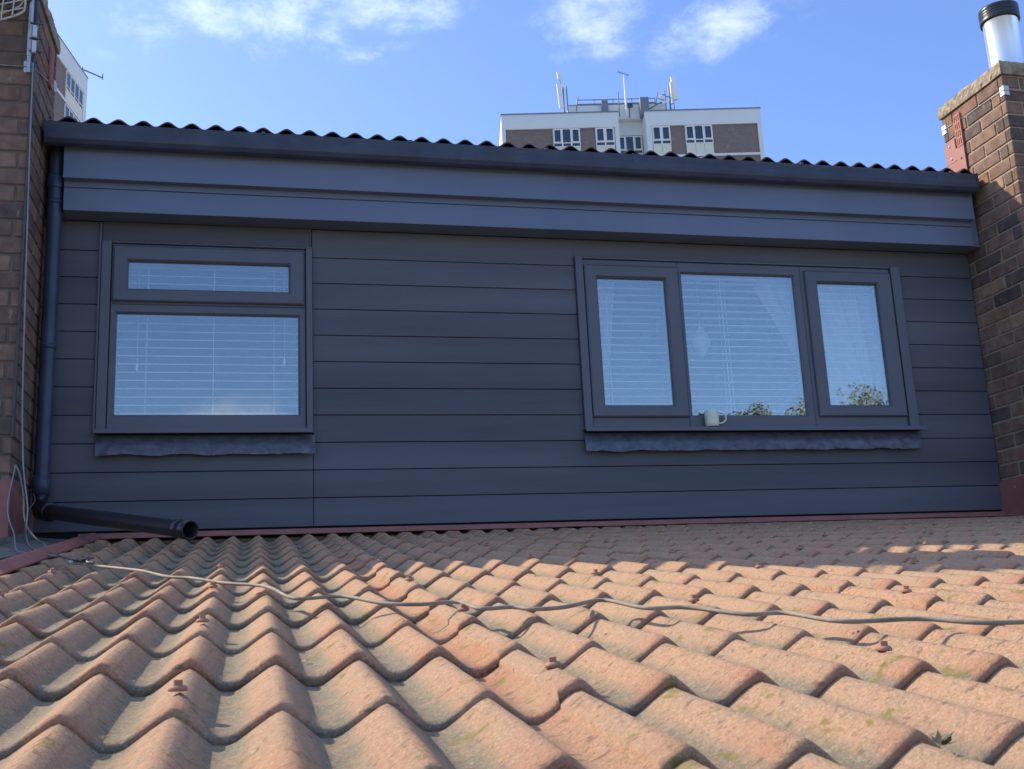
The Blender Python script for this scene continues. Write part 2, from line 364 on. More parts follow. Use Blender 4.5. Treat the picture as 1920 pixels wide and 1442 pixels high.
# lower brick body under the tiled roof
b = MB(); b.box(-1.9, 7.4, .75, .95, -5.2, crest(.75)-.14); b.box(-1.9, -1.7, .96, 9, -5.2, .1); b.box(7.2, 7.4, .96, 9, -5.2, .1)
b.build('wall', M_hbrick, house)
# tiled roof -------------------------------------------------------
def prof(x):
    t = (x-X0)/LAM; t -= math.floor(t)
    t = t*.5/.44 if t < .44 else .5+(t-.44)*.5/.56          # right flank a little steeper than the left
    s = .5+.5*math.cos(2*math.pi*t)
    s = s**1.15; tri = 1-abs(2*t-1) if t > .5 else abs(1-2*t); tri = abs(1-2*t)
    q = min(1, max(0, (tri-.17)/.79)); s = .30*s+.70*q
    return s
EDGE0 = X0+4*LAM-.030                       # left edge of a sheet, on the flank of every eighth roll
xs = []
step = LAM/14; xst = X0-74*step
nx = int((7.3-xst)/step)
for i in range(nx+1):
    xs.append((xst+i*step, None))
edges = [EDGE0+8*LAM*k for k in range(-1, 8)]
xs = [(x, math.floor((x-EDGE0)/(8*LAM))) for x, _ in xs if min(abs(x-e) for e in edges) > .002]
for e in edges:
    k = round((e-EDGE0)/(8*LAM)); xs += [(e-.0008, k-1), (e+.0008, k)]
xs.sort()
V, F, A, VA, TA = [], [], [], [], []
nxs = len(xs)
rows = []
for j in range(-3, 13):
    y0 = Y0+GA*j; y1 = min(y0+GA, 5.985)
    if y0 >= 5.95: break
    rows.append((j, y0, y1))
for j, y0, y1 in rows:
    base = len(V)
    jit = {}
    prof_y = [(y0+.012, -.028, 1), (y0+.001, -.0125, 1), (y0, -.006, 1), (y0+.003, -.0015, 1), (y0+.010, 0, .95), (y0+.05, None, .45), (y0+.12, None, .12), (y0+.20, None, 0), (y0+.28, None, 0), (y1+.03, None, 0)]
    for (yy, dz, tl) in prof_y:
        for (x, sh) in xs:
            if (j, sh) not in jit:
                rr = random.Random(j*91+sh*7); jit[(j, sh)] = (rr.uniform(-.006, .006), rr.uniform(-.0012, .0022), rr.random(), rr.uniform(-.004, .004))
            jy, jz, ja, tw = jit[(j, sh)]
            s = prof(x)
            e0 = EDGE0+8*LAM*sh; over = max(0, 1-(x-e0)/.09)*.0034
            n_ = noise.noise(Vector((x*9, j*3.1, 1.7)))
            n2 = noise.noise(Vector((x*70, j*5.3, yy*60)))
            yt = yy+jy+n_*.004+(n2*.0018 if tl > .9 else 0)+tw*(x-e0-.5)
            d = (yt-y0-jy)/GA*(-.0135) if dz is None else dz-.0135*max(0, (yy-y0))/GA
            hgt = -.0370*(1-s)
            z = crest(yt)+hgt+d+over+jz+.0016*noise.noise(Vector((x*14, yt*9, 3)))
            de = min((e-x for e in edges if e-x > -.0002), default=9)
            fl_ = 1 if de < .050 else 0
            if fl_: z -= .0035*(1-de/.05)
            V.append((x, yt, z)); A.append(min(1, max(0, ja+.25*n_))); VA.append((1-s)*(1-.6*fl_)); TA.append(max(tl, .9*fl_))
    for r_ in range(len(prof_y)-1):
        for i in range(nxs-1):
            a0 = base+r_*nxs+i; F.append((a0, a0+1, a0+1+nxs, a0+nxs))
me = bpy.data.meshes.new('tiled_roof'); me.from_pydata(V, [], F); me.update()
for nm, dat in (('rnd', A), ('valley', VA), ('tail', TA)):
    me.attributes.new(nm, 'FLOAT', 'POINT').data.foreach_set('value', dat)
me.polygons.foreach_set('use_smooth', [True]*len(F)); me.materials.append(M_tile)
roof = bpy.data.objects.new('tiled_roof', me); COL.objects.link(roof); roof.parent = house; roof.matrix_parent_inverse = Matrix.Translation(-wloc(house))
b = MB(); b.prism([(.42, crest(.42)-.052), (5.99, crest(5.99)-.052), (5.99, crest(5.99)-.12), (.42, crest(.42)-.12)], -1.3, 7.3)  # hidden deck, added to block light below the tiles
b.build('roof_deck', M_dark, roof)
# screws through the rolls
scr = None
for m_ in range(-1, 6):
    for n_ in range(-1, 11):
        if m_ == -1 and n_ > 2: continue
        y = Y0+.122+2*GA*m_; x = X0+4*LAM*n_
        if y > 5.9 or y < .8: continue
        yj = y+random.uniform(-.02, .02); xj = x+random.uniform(-.006, .006)
        z = crest(yj)-.005
        rot = random.uniform(0, 1)
        c = MB(); c.lathe([(0, .0), (.0125, .0), (.0125, .004), (.009, .007), (0, .007)], (0,0,.003), 12)
        for k in (0,):
            hx = [(.0062*math.cos(rot+i*math.pi/3), .0062*math.sin(rot+i*math.pi/3)) for i in range(6)]
            c.add([(p[0], p[1], .009) for p in hx]+[(p[0], p[1], .017) for p in hx], [(i, (i+1) % 6, 6+(i+1) % 6, 6+i) for i in range(6)]+[(6,7,8,9,10,11)])
        tl = random.uniform(-.12, .12)
        o = c.build('roof_screw', M_screw, None); o.parent = roof
        o.location = (xj, yj, z); o.rotation_euler = (R(8)+tl, random.uniform(-.12, .12), 0)
# a small weed rooted under a tile edge, and pale flecks of debris
rr = random.Random(3); wx, wy = 0.658, 1.000; wz = crest(wy)-.004
b = MB()
for i in range(9):
    an = rr.uniform(0, 6.28); L = rr.uniform(.010, .026); up = rr.uniform(.15, 1.1); d = Vector((math.cos(an), math.sin(an), up)).normalized(); q = d.cross(Vector((0,0,1))).normalized()*L*.16
    p = Vector((wx+rr.uniform(-.006,.006), wy+rr.uniform(-.005,.005), wz)); b.add([p, p+d*L*.5+q, p+d*L, p+d*L*.5-q], [(0,1,2,3)])
tag(b.build('weed', mat('weed_green', (.05,.06,.035), .8)), 'tiny dark weed rooted under a roof tile edge near the right', 'weed')
b = MB()
for (px_, py_) in ((1.9, 4.6), (2.6, 4.4), (2.9, 4.9), (3.3, 4.8), (3.1, 4.2), (.98, 1.78), (.62, 2.02), (.13, 1.9), (2.2, 4.75), (3.6, 4.6), (1.3, 5.2), (.5, 5.1)):
    for k in range(rr.randint(2, 6)):
        xx = px_+rr.uniform(-.05,.05); yy = py_+rr.uniform(-.03,.03); s_ = prof(xx); zz = crest(yy)-.037*(1-s_)+.001; r_ = rr.uniform(.002, .007)
        b.add([(xx-r_, yy-r_*.4, zz), (xx+r_*.6, yy-r_, zz+.002), (xx+r_, yy+r_*.5, zz+.001), (xx-r_*.3, yy+r_, zz+.002)], [(0,1,2,3)])
o = b.build('debris', M_washer); tag(o, 'pale flecks of lichen and grit scattered over the roof tiles', 'debris', kind='stuff')
# dormer cladding --------------------------------------------------
W1 = (-.80, .33, 1.118, 2.31); W2 = (1.885, 4.085, 1.118, 2.2)
def sub(rect, hole):
    x0, x1, z0, z1 = rect; a0, a1, c0, c1 = hole
    if x1 <= a0 or x0 >= a1 or z1 <= c0 or z0 >= c1: return [rect]
    o = []
    if x0 < a0: o.append((x0, a0, z0, z1))
    if x1 > a1: o.append((a1, x1, z0, z1))
    xa, xb = max(x0, a0), min(x1, a1)
    if z0 < c0: o.append((xa, xb, z0, c0))
    if z1 > c1: o.append((xa, xb, c1, z1))
    return o
b = MB()
zb = [.612]+[.767+.1526*k for k in range(10)]+[2.31]
XL, XR = -1.085, 4.615
for i in range(len(zb)-1):
    z0, z1 = zb[i]+.0022, zb[i+1]-.0022
    base = [(XL, .3285, z0, z1), (.3315, XR, z0, z1)]
    rr = random.random()
    for q in base:
        for q2 in sub(q, W1):
            for q3 in sub(q2, W2):
                if q3[1]-q3[0] < .01 or q3[3]-q3[2] < .005: continue
                b.cbox(q3[0], q3[1], 6.0+.0, 6.018, q3[2], q3[3], .0016, rr*.6+.4*random.random())
b.build('cladding', M_clad, house)
b = MB()
for q in sub((XL, XR, .56, 2.9), (-.76, .29, 1.16, 2.20)):
    for q2 in sub(q, (1.93, 4.04, 1.16, 2.17)): b.box(q2[0], q2[1], 6.019, 6.06, q2[2], q2[3])
b.build('backing_wall', M_dark, house)
# flat trims round the windows
b = MB()
b.cbox(-.797, .327, 5.992, 6.012, 2.197, 2.308, .0015); b.build('head_panel', M_clad, house)
b = MB()
for (xa, xb) in ((-.797, -.747), (.295, .33)): b.cbox(xa, xb, 5.976, 6.03, 1.142, 2.195, .003)
b.cbox(-.812, -.799, 5.984, 6.02, 1.142, 2.30, .002)
b.cbox(-.745, .293, 5.982, 6.03, 2.185, 2.194, .002); b.build('window_trim', M_frame, house)
b = MB()
b.cbox(1.888, 1.935, 5.976, 6.03, 1.142, 2.197, .003); b.cbox(4.012, 4.076, 5.976, 6.03, 1.142, 2.197, .003)
b.cbox(1.937, 4.010, 5.982, 6.03, 2.185, 2.197, .002)
b.build('window_trim', M_frame, house)
# soffit, fascia boards
b = MB(); b.box(-.982, XR, 5.8625, 5.999, 2.312, 2.322); b.build('soffit', M_fascia, house)
b = MB(); b.cbox(-.982, 4.556, 5.844, 5.862, 2.308, 2.436, .0015); b.cbox(-.982, 4.556, 5.844, 5.862, 2.4405, 2.52, .0015)
b.cbox(-.982, 4.556, 5.798, 5.843, 2.474, 2.76, .0015); b.box(-.978, 4.610, 5.863, 5.99, 2.325, 2.74)
b.build('fascia', M_fascia, house)
# gutter
gp = [(5.798, 2.752), (5.798, 2.675), (5.792, 2.654), (5.775, 2.638), (5.750, 2.632), (5.728, 2.640), (5.712, 2.660), (5.706, 2.685), (5.709, 2.710), (5.703, 2.735), (5.703, 2.748), (5.709, 2.750), (5.713, 2.745), (5.714, 2.69), (5.722, 2.668), (5.74, 2.648), (5.765, 2.647), (5.785, 2.66), (5.790, 2.68), (5.790, 2.752)]
b = MB(); b.prism(gp, -1.07, 4.55)
for x in (-1.07, 4.542): b.prism([(5.799, 2.754), (5.799, 2.67), (5.775, 2.633), (5.750, 2.627), (5.722, 2.636), (5.702, 2.68), (5.699, 2.754)], x, x+.008)
gut = fixn(b.build('gutter', M_gut, house))
b = MB(); b.cbox(-1.075, -.983, 5.93, 5.999, 2.30, 2.60, .002); b.build('end_board', M_clad, house)
for x in (.045, .86, 1.66, 3.30, 4.35):
    c = MB(); c.prism([(5.697, 2.741), (5.702, 2.758), (5.716, 2.758), (5.79, 2.756), (5.79, 2.752), (5.716, 2.7515), (5.7025, 2.751), (5.7025, 2.741)], x, x+.020)
    fixn(c.build('gutter_bracket', M_gut, gut))
for x in (.2, 2.2, 4.25):
    c = MB(); c.prism([(5.7985, 2.753), (5.7985, 2.674), (5.776, 2.6375), (5.750, 2.6310), (5.7275, 2.6390), (5.7112, 2.660), (5.7020, 2.74), (5.7022, 2.753)], x, x+.055)
    fixn(c.build('gutter_joint', M_gut, gut))
# dormer roof of rolled tiles, seen from below along its edge
V, F = [], []
dn = int(5.60/(LAM/12)); ys = [5.728, 5.73, 5.735]+[5.9+.35*k for k in range(10)]
for r_, y in enumerate(ys):
    for i in range(dn+1):
        x = -1.06+i*LAM/12; tt = (x+.83)/LAM; s = .5+.5*math.cos(2*math.pi*tt); s = s**.9
        z = 2.797+.10*(y-5.73)-.033*(1-s)+(-.012 if r_ == 0 else (-.003 if r_ == 1 else 0))+.0016*noise.noise(Vector((x*4, y, 0)))
        V.append((x, y+.003*noise.noise(Vector((x*5, 0, 0))), z))
for r_ in range(len(ys)-1):
    for i in range(dn): a0 = r_*(dn+1)+i; F.append((a0, a0+1, a0+dn+2, a0+dn+1))
b = MB(); b.add(V, F, 0, True); dr = b.build('dormer_roof', M_dtile, house)
b = MB(); b.prism([(5.76, 2.742), (9.1, 3.08), (9.1, .2), (8.9, .2), (8.9, 2.95), (5.85, 2.70)], -1.07, 4.61); fixn(b.build('roof_board', M_dark, dr))
# flashing at the foot of the dormer
b = MB()
prf = [(5.998, .603), (5.982, .600), (5.975, .584), (5.893, .5755), (5.888, .566), (5.893, .563), (5.995, .575)]
nseg = 90; vs = []; fs = []
for i in range(nseg+1):
    x = -.86+(4.61+.86)*i/nseg
    for k, (y, z) in enumerate(prf):
        n1 = noise.noise(Vector((x*3.1, k*.2, 5)))*.004 if k > 1 else 0
        vs.append((x, y+n1, z+n1*.8))
n_ = len(prf)
for i in range(nseg):
    for k in range(n_): fs.append((i*n_+k, i*n_+(k+1) % n_, (i+1)*n_+(k+1) % n_, (i+1)*n_+k))
fs += [tuple(range(n_)), tuple(range(nseg*n_, nseg*n_+n_))[::-1]]
b.add(vs, fs); fl = fixn(b.build('foot_flashing', M_red, house))
for i in range(15):
    x = -.1+i*.325+random.uniform(-.07, .07); c = MB(); c.lathe([(0,0),(.009,0),(.009,.003),(.005,.008),(0,.009)], (x, 5.90+random.uniform(0,.02), .577), 10); c.build('screw', M_screw, fl)
# side gully on the left
b = MB()
prf = [(-1.075, .05), (-1.06, .02), (-.92, .004), (-.84, .002), (-.812, .012), (-.806, .012), (-.80, -.02), (-1.075, -.02)]
ya, yb = 2.6, 5.97; vs = []; fs = []; nseg = 24; n_ = len(prf)
for i in range(nseg+1):
    y = ya+(yb-ya)*i/nseg
    for k, (x, dz) in enumerate(prf):
        n1 = noise.noise(Vector((k*1.3, y*3, 2)))*.005; vs.append((x, y, crest(y)-.012+dz+n1))
for i in range(nseg):
    for k in range(n_): fs.append((i*n_+k, i*n_+(k+1) % n_, (i+1)*n_+(k+1) % n_, (i+1)*n_+k))
fs += [tuple(range(n_)), tuple(range(nseg*n_, nseg*n_+n_))[::-1]]
b.add(vs, fs)
M_gully = mat('gully_mortar', (.20,.19,.16), .9, col2=(.11,.115,.10), vscale=12, bump=.004, bscale=50)
gl = fixn(b.build('gully', M_gully, house))
b = MB(); vs = []; fs = []
for i in range(41):
    y = 2.2+3.75*i/40; n1 = noise.noise(Vector((3, y*2.5, 2)))*.006
    for (x, dz) in ((-.806, .000), (-.804, .030), (-.775, .032), (-.732, .010), (-.732, .004), (-.775, .024), (-.798, .024)): vs.append((x+n1, y, crest(y)-.008+dz+n1*.5))
for i in range(40):
    for k in range(7): fs.append((i*7+k, i*7+(k+1) % 7, (i+1)*7+(k+1) % 7, (i+1)*7+k))
fs += [tuple(range(7)), tuple(range(280, 287))[::-1]]
b.add(vs, fs); fixn(b.build('edge_flashing', M_red, house))

# windows ----------------------------------------------------------
def ring(b, o, i, yb_, yf, yg, c=.004, ci=.012):
    """mitred frame: o,i = outer / inner (x0,x1,z0,z1); yb_ back, yf front, yg glass plane"""
    def L(r, d, y): return [(r[0]+d, y, r[2]+d), (r[1]-d, y, r[2]+d), (r[1]-d, y, r[3]-d), (r[0]+d, y, r[3]-d)]
    loops = [L(o, 0, yb_), L(o, 0, yf+c), L(o, c, yf), L(i, -ci, yf), L(i, -.002, yf+ci*.9), L(i, 0, yg), L(i, 0, yb_)]
    vs = [p for l in loops for p in l]; fs = []
    n = len(loops)
    for k in range(n):
        k2 = (k+1) % n
        for q in range(4):
            q2 = (q+1) % 4; fs.append((k*4+q, k*4+q2, k2*4+q2, k2*4+q))
    b.add(vs, fs)
def apron(x0, x1, name, parent, ztop=1.112, zb_=1.002, seed=1):
    vs, fs = [], []; nxx = int((x1-x0)/.012); P_ = [(5.996, ztop), (5.990, ztop-.018), (5.980, ztop-.036), (5.974, ztop-.050), (5.971, ztop-.066), (5.969, ztop-.082), (5.966, ztop-.098), (5.963, zb_)]
    for i in range(nxx+1):
        x = x0+(x1-x0)*i/nxx
        for k, (y, z) in enumerate(P_):
            f_ = k/7; w1 = noise.noise(Vector((x*16, z*26, seed)))*.016*f_+noise.noise(Vector((x*44, z*50, seed+3)))*.006*f_
            zz = z-(.010*noise.noise(Vector((x*7, seed, 0)))+.004*noise.noise(Vector((x*38, seed, 4))))*(f_ > .99)
            vs.append((x, min(y-.002-.012*f_+w1*1.25, 5.998), zz))
    for i in range(nxx):
        for k in range(7): a0 = i*8+k; fs.append((a0, a0+1, a0+9, a0+8))
    b = MB(); b.add(vs, fs, 0, True); return b.build(name, M_lead, parent)
def window(outer, sashes, fixed, sillx, seed, lab):
    b = MB()
    x0, x1, z0, z1 = outer
    b.box(x0, x1, 6.012, 6.07, z0, z0+.05)                                # lower rail core
    fr = b.build('window', M_frame, house, label=lab)
    return fr
def pane(parent, r, y=6.012): 
    b = MB(); b.box(r[0]-.004, r[1]+.004, y, y+.004, r[2]-.004, r[3]+.004); b.build('pane', M_glass, parent)
# small window: one top-hung sash over a fixed light
b = MB()
ring(b, (-.745, .293, 1.144, 1.838), (-.708, .25, 1.229, 1.785), 6.06, 5.994, 6.03)
ring(b, (-.745, .293, 1.8385, 2.184), (-.70, .245, 1.885, 2.13), 6.06, 5.9955, 6.04)
w1 = fixn(b.build('window', M_frame, house, label='small grey window with a top opening light'))
b = MB(); ring(b, (-.736, .283, 1.852, 2.168), (-.656, .199, 1.926, 2.080), 6.002, 5.974, 5.997, .007, .012); ring(b, (-.70, .24, 1.885, 2.13), (-.656, .199, 1.926, 2.080), 6.055, 6.003, 6.03, .001, .001)
fixn(b.build('sash', M_frame, w1)); pane(w1, (-.708, .25, 1.229, 1.785)); pane(w1, (-.656, .199, 1.926, 2.080), 5.998)
b = MB(); b.prism([(6.0, 1.143), (5.928, 1.139), (5.926, 1.116), (5.934, 1.114), (5.936, 1.128), (6.0, 1.132)], -.80, .327); fixn(b.build('sill', M_frame, w1))
apron(-.79, .338, 'lead_apron', w1, seed=3)
# wide window: two side sashes, fixed centre
b = MB()
ring(b, (1.937, 2.545, 1.144, 2.184), (1.985, 2.50, 1.25, 2.10), 6.06, 5.994, 6.04)
ring(b, (2.5455, 3.373, 1.144, 2.184), (2.573, 3.322, 1.224, 2.112), 6.06, 5.9945, 6.03)
ring(b, (3.3735, 4.010, 1.144, 2.184), (3.44, 3.95, 1.25, 2.10), 6.06, 5.994, 6.04)
w2 = fixn(b.build('window', M_frame, house, label='wide grey window with two side sashes and a fixed centre pane'))
for so_, si in (((1.942, 2.541, 1.207, 2.146), (2.021, 2.452, 1.281, 2.064)), ((3.399, 4.003, 1.209, 2.151), (3.481, 3.900, 1.283, 2.072))):
    b = MB(); ring(b, so_, si, 6.002, 5.972, 5.997, .008, .012); ring(b, (si[0]-.03, si[1]+.03, si[2]-.03, si[3]+.03), si, 6.055, 6.003, 6.03, .001, .001)
    fixn(b.build('sash', M_frame, w2)); pane(w2, si, 5.998)
pane(w2, (2.573, 3.322, 1.224, 2.112))
b = MB(); b.prism([(6.0, 1.143), (5.928, 1.139), (5.926, 1.116), (5.934, 1.114), (5.936, 1.128), (6.0, 1.132)], 1.875, 4.09); fixn(b.build('sill', M_frame, w2))
apron(1.878, 4.062, 'lead_apron', w2, seed=9)
# rooms behind the glass
b = MB()
for (xa, xb) in ((-1.0, 1.2), (1.4, 4.5)):
    b.box(xa, xb, 8.6, 8.65, .65, 2.6); b.box(xa-.05, xa, 6.07, 8.6, .65, 2.6); b.box(xb, xb+.05, 6.07, 8.6, .65, 2.6); b.box(xa, xb, 6.07, 8.6, 2.6, 2.65); b.box(xa, xb, 6.07, 8.6, .60, .65)
b.build('interior', M_int, house)
# downpipe ----------------------------------------------------------
b = MB()
pp = spline([(-1.03, 5.76, 2.62), (-1.03, 5.80, 2.56), (-1.03, 5.90, 2.50), (-1.03, 5.925, 2.44)], 5)
b.tube([(-1.03, 5.885, 2.72), (-1.03, 5.885, .80)], .0375, 20)
b.lathe([(.0375, 0), (.043, 0), (.044, .004), (.044, .07), (.042, .075), (.0375, .075)], (-1.03, 5.885, 2.44), 20)
b.lathe([(.0375, 0), (.044, .002), (.044, .09), (.0375, .095)], (-1.03, 5.885, .79), 20)
dp = b.build('downpipe', M_gut, house)
b = MB(); b.box(-1.045, -1.015, 5.915, 5.998, 2.352, 2.372); b.lathe([(.038, 0), (.041, 0), (.041, .025), (.038, .025)], (-1.03, 5.885, 2.35), 20); b.build('pipe_clip', M_gut, dp)
b = MB(); b.lathe([(.038, 0), (.041, 0), (.041, .025), (.038, .025)], (-1.03, 5.885, 1.55), 20); b.box(-1.045, -1.015, 5.92, 5.998, 1.552, 1.572); b.build('pipe_clip', M_gut, dp)
e0 = Vector((-1.0, 5.80, .700)); e1 = Vector((-.247, 4.80, .487)); dd = (e1-e0).normalized()
b = MB(); b.tube([(-1.03, 5.885, .80), (-1.03, 5.88, .76), (-1.02, 5.85, .725), e0+dd*.04], .0385, 18)
b.lathe([(.046, 0), (.049, .004), (.049, .085), (.045, .09), (.038, .09)], e0-dd*.015, 22, dd)
b.lathe([(0, 0), (.046, 0)], e0-dd*.012, 22, dd)
b.lathe([(.0365, .03), (.0365, 1.19)], e0, 22, dd)
b.lathe([(.0365, 0), (.040, 0), (.041, .004), (.041, .03), (.038, .034), (.038, .040), (.0415, .044), (.0415, .105), (.0375, .106), (.0345, .104), (.0345, -.3)], e1-dd*.105, 26, dd)
b.lathe([(.0345, 0), (.0, 0)], e1-dd*.35, 26, dd)
b.build('outlet_pipe', M_black, house)

# ------------------------------------------------------------------ chimneys
def stack(x0, x1, y0, y1, z0, z1, parent, seed, mm=None, rl=1., skip=None, bh=.0895, bl=.262, j=.011):
    rr = random.Random(seed); core = MB(); e = .006
    core.box(x0+e, x1-e, y0+e, y1-e, z0, z1); core.build('mortar_joints', mm or M_mortar, parent)
    b = MB(); n = int((z1-z0)/bh)+1
    for k in range(n):
        zt = z1-k*bh-j*.6; zb_ = zt-bh+j
        if zb_ < z0: break
        for face in range(4):
            L = (x1-x0) if face in (0, 2) else (y1-y0)
            s = -(0 if (k+face) % 2 else bl/2) 
            while s < L:
                a0, a1 = max(0, s), min(L, s+bl-j); s += bl
                if a1-a0 < .02: continue
                if L-a1 < .02: a1 = L
                if a0 < .001: a0 = 0
                d = rr.uniform(0, .0022); dzb = rr.uniform(-.0015, .0015); r = rr.random()*rl
                q = .045; t = e
                if face == 0: B = (x0+a0, x0+a1, y0-d+.0005, y0+q)
                elif face == 2: B = (x0+a0, x0+a1, y1-q, y1+d)
                elif face == 1: B = (x1-q, x1+d, y0+a0+(.046 if a0 == 0 else 0), y0+a1-(.046 if a1 == L else 0))
                else: B = (x0-d, x0+q, y0+a0+(.046 if a0 == 0 else 0), y0+a1-(.046 if a1 == L else 0))
                if face in (0, 2) and False: pass
                if B[1]-B[0] < .012 or B[3]-B[2] < .012: continue
                if skip and skip(face, (B[0]+B[1])/2, (B[2]+B[3])/2, (zb_+zt)/2): continue
                b.cbox(B[0], B[1], B[2], B[3], zb_+dzb, zt+dzb, .0045, r)
    return b.build('brickwork', M_brick, parent)
def rough_cap(x0, x1, y0, y1, z0, z1, parent, seed):
    vs, fs = [], []; ring_ = []
    def edge(pa, pb, n): return [(pa[0]+(pb[0]-pa[0])*i/n, pa[1]+(pb[1]-pa[1])*i/n) for i in range(n)]
    per = edge((x0,y0),(x1,y0),40)+edge((x1,y0),(x1,y1),34)+edge((x1,y1),(x0,y1),40)+edge((x0,y1),(x0,y0),34)
    cx, cy = (x0+x1)/2, (y0+y1)/2; n = len(per)
    lv = [(0, .02), (.0, -.0), (.25, -.004), (.5, 0), (.75, .002), (.93, .008), (1, .03), (1.05, .12)]
    for li, (f_, ins) in enumerate(lv):
        for (x, y) in per:
            z = z0+(z1-z0)*f_; d = Vector((x-cx, y-cy, 0)); d.normalize()
            nn = noise.fractal(Vector((x*22, y*22, z*26+seed)), .7, 2.2, 4)*.011 if 1 < li < 7 else 0
            zz = noise.noise(Vector((x*9, y*9, seed)))*.010 if li >= 5 else (noise.noise(Vector((x*12, y*12, seed+5)))*.004 if li < 2 else 0)
            vs.append((x-d.x*ins+d.x*nn, y-d.y*ins+d.y*nn, z+zz))
    for li in range(len(lv)-1):
        for i in range(n): i2 = (i+1) % n; fs.append((li*n+i, li*n+i2, (li+1)*n+i2, (li+1)*n+i))
    fs.append(tuple(range((len(lv)-1)*n, len(lv)*n))); fs.append(tuple(range(n))[::-1])
    b = MB(); b.add(vs, fs); return b.build('cap', M_conc, parent)
def vent(x, y0, y1, z0, z1, sgn, parent):
    b = MB(); t = .006*sgn
    xa, xb = sorted((x, x+2*t))
    b.box(min(x+t*.3, x+t*.6), max(x+t*.3, x+t*.6)+.0005, y0+.004, y1-.004, z0+.004, z1-.004)
    v = b.build('air_vent', M_dark, parent)
    b = MB()
    for i in range(4):
        y = y0+(y1-y0)*i/3; b.box(xa, xb, y-.0045, y+.0045, z0, z1)
    for i in range(5):
        z = z0+(z1-z0)*i/4; b.box(xa+.0007, xb+.0007, y0-.004, y1+.004, z-.005, z+.005)
    b.build('grille', M_vent, v)
def lash(x0, x1, y0, y1, z, parent, zf=0):
    b = MB(); e = .007; zz = z
    b.tube([(x0-e, y0-e, zz), (x1+e, y0-e, zz), (x1+e, y1+e, zz+zf), (x0-e, y1+e, zz+zf), (x0-e, y0-e, zz)], .0022, 6, False)
    wv = b.build('lashing_wire', M_zinc, parent)
    for cx, cy, sx, sy, dz in ((x0, y0, 1, 1, 0), (x0, y1, 1, -1, zf), (x1, y0, -1, 1, 0), (x1, y1, -1, -1, zf)):
        p = MB(); h = .032
        for s_ in (-1, 1):
            zc = z+dz+s_*.0165
            pr = [(-.005, -.005), (.034, -.005), (.040, .0), (.0, .0), (0, .040), (-.005, .034)]
            vs = [(cx+sx*u, cy+sy*v, zc-.0145) for u, v in pr]+[(cx+sx*u, cy+sy*v, zc+.0145) for u, v in pr]
            p.add(vs, [(i, (i+1) % 6, 6+(i+1) % 6, 6+i) for i in range(6)]+[(0,1,2,3,4,5), (6,7,8,9,10,11)])
        fixn(p.build('corner_plate', M_plate, wv))
# right stack
CR = (4.622, 5.50, 5.435, 6.07)
chR = thing('chimney_stack', 'brown brick chimney stack with metal flue, right of the dormer', 'chimney', (5.06, 5.75, .3))
stack(*CR, .3, 3.312, chR, 4)
rough_cap(CR[0]-.012, CR[1]+.012, CR[2]-.012, CR[3]+.012, 3.314, 3.412, chR, 3)
vent(4.619, 5.872, 5.928, 3.045, 3.264, -1, chR)
lash(*CR, 3.203, chR, .026)
b = MB(); fx = 4.955; fy = 5.76
b.lathe([(.112, 0), (.112, .52), (.114, .523), (.114, .528), (.112, .531), (.112, .60), (.105, .60), (.105, .3), (0, .3)], (fx, fy, 3.40), 40); 
fl_ = b.build('flue_pipe', M_steel, chR)
b = MB(); b.lathe([(.113, 0), (.126, .002), (.128, .012), (.128, .034), (.123, .038), (.128, .043), (.128, .052), (.123, .057), (.128, .062), (.128, .071), (.123, .076), (.128, .081), (.128, .102), (.120, .106), (.108, .106), (.108, .03)], (fx, fy, 3.895), 40)
b.build('flue_collar', M_black, fl_)
b = MB(); b.cbox(4.612, 4.6195, 5.955, 6.07, 2.962, 3.122, .001); b.cbox(4.6075, 4.6155, 5.866, 5.952, 2.76, 3.035, .001); b.box(4.6135, 4.6185, 5.868, 6.07, 2.76, 3.046)
ld = b.build('lead_patch', M_red, chR)
for (y, z) in ((6.015, 3.085), (6.01, 2.992), (5.905, 2.955)):
    c = MB(); c.lathe([(0,.006),(.006,.005),(.009,0)], (4.611 if y > 5.95 else 4.607, y, z), 10, (-1,0,0)); c.build('rivet', M_plate if y > 5.95 else M_red, ld)
b = MB(); b.cbox(4.604, 4.6195, 4.35, 5.99, .55, .668, .002)
vs = [(4.612, 5.40, .575), (4.612, 6.0, .66), (4.612, 6.0, .80), (4.612, 5.40, .80)]
b = MB(); b.prism([(5.30, .48), (6.02, .58), (6.02, .790), (5.40, .792), (5.395, .62), (5.30, .60)], 4.604, 4.6195)
b.prism([(5.405, .48), (5.43, .48), (5.43, .79), (5.405, .79)], 4.62, 5.5)
lf = fixn(b.build('base_flashing', M_red, chR))
b = MB(); b.prism([(5.30, .478), (6.02, .578), (6.02, .668), (5.30, .618)], 4.597, 4.6035); fixn(b.build('flashing_skirt', M_red, lf))
c = MB(); c.lathe([(0,.006),(.006,.005),(.009,0)], (4.603, 5.86, .735), 10, (-1,0,0)); c.build('rivet', M_screw, lf)
# left stack
CL = (-1.52, -1.088, 5.425, 6.06)
chL = thing('chimney_stack', 'dark brick chimney stack with cables and aerial, left of the dormer', 'chimney', (-1.49, 5.74, .3))
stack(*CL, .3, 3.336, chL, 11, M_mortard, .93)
rough_cap(CL[0]-.012, CL[1]+.012, CL[2]-.012, CL[3]+.012, 3.338, 3.44, chL, 8)
vent(-1.085, 5.845, 5.90, 3.03, 3.25, 1, chL)
lash(*CL, 2.90, chL, .22)
b = MB(); b.prism([(5.40, .46), (5.4185, .46), (5.4185, .80), (5.40, .80)], -1.52, -1.086); b.prism([(5.40, .46), (5.99, .55), (5.99, .70), (5.40, .80)], -1.0855, -1.0775)
lf = fixn(b.build('base_flashing', M_red, chL))

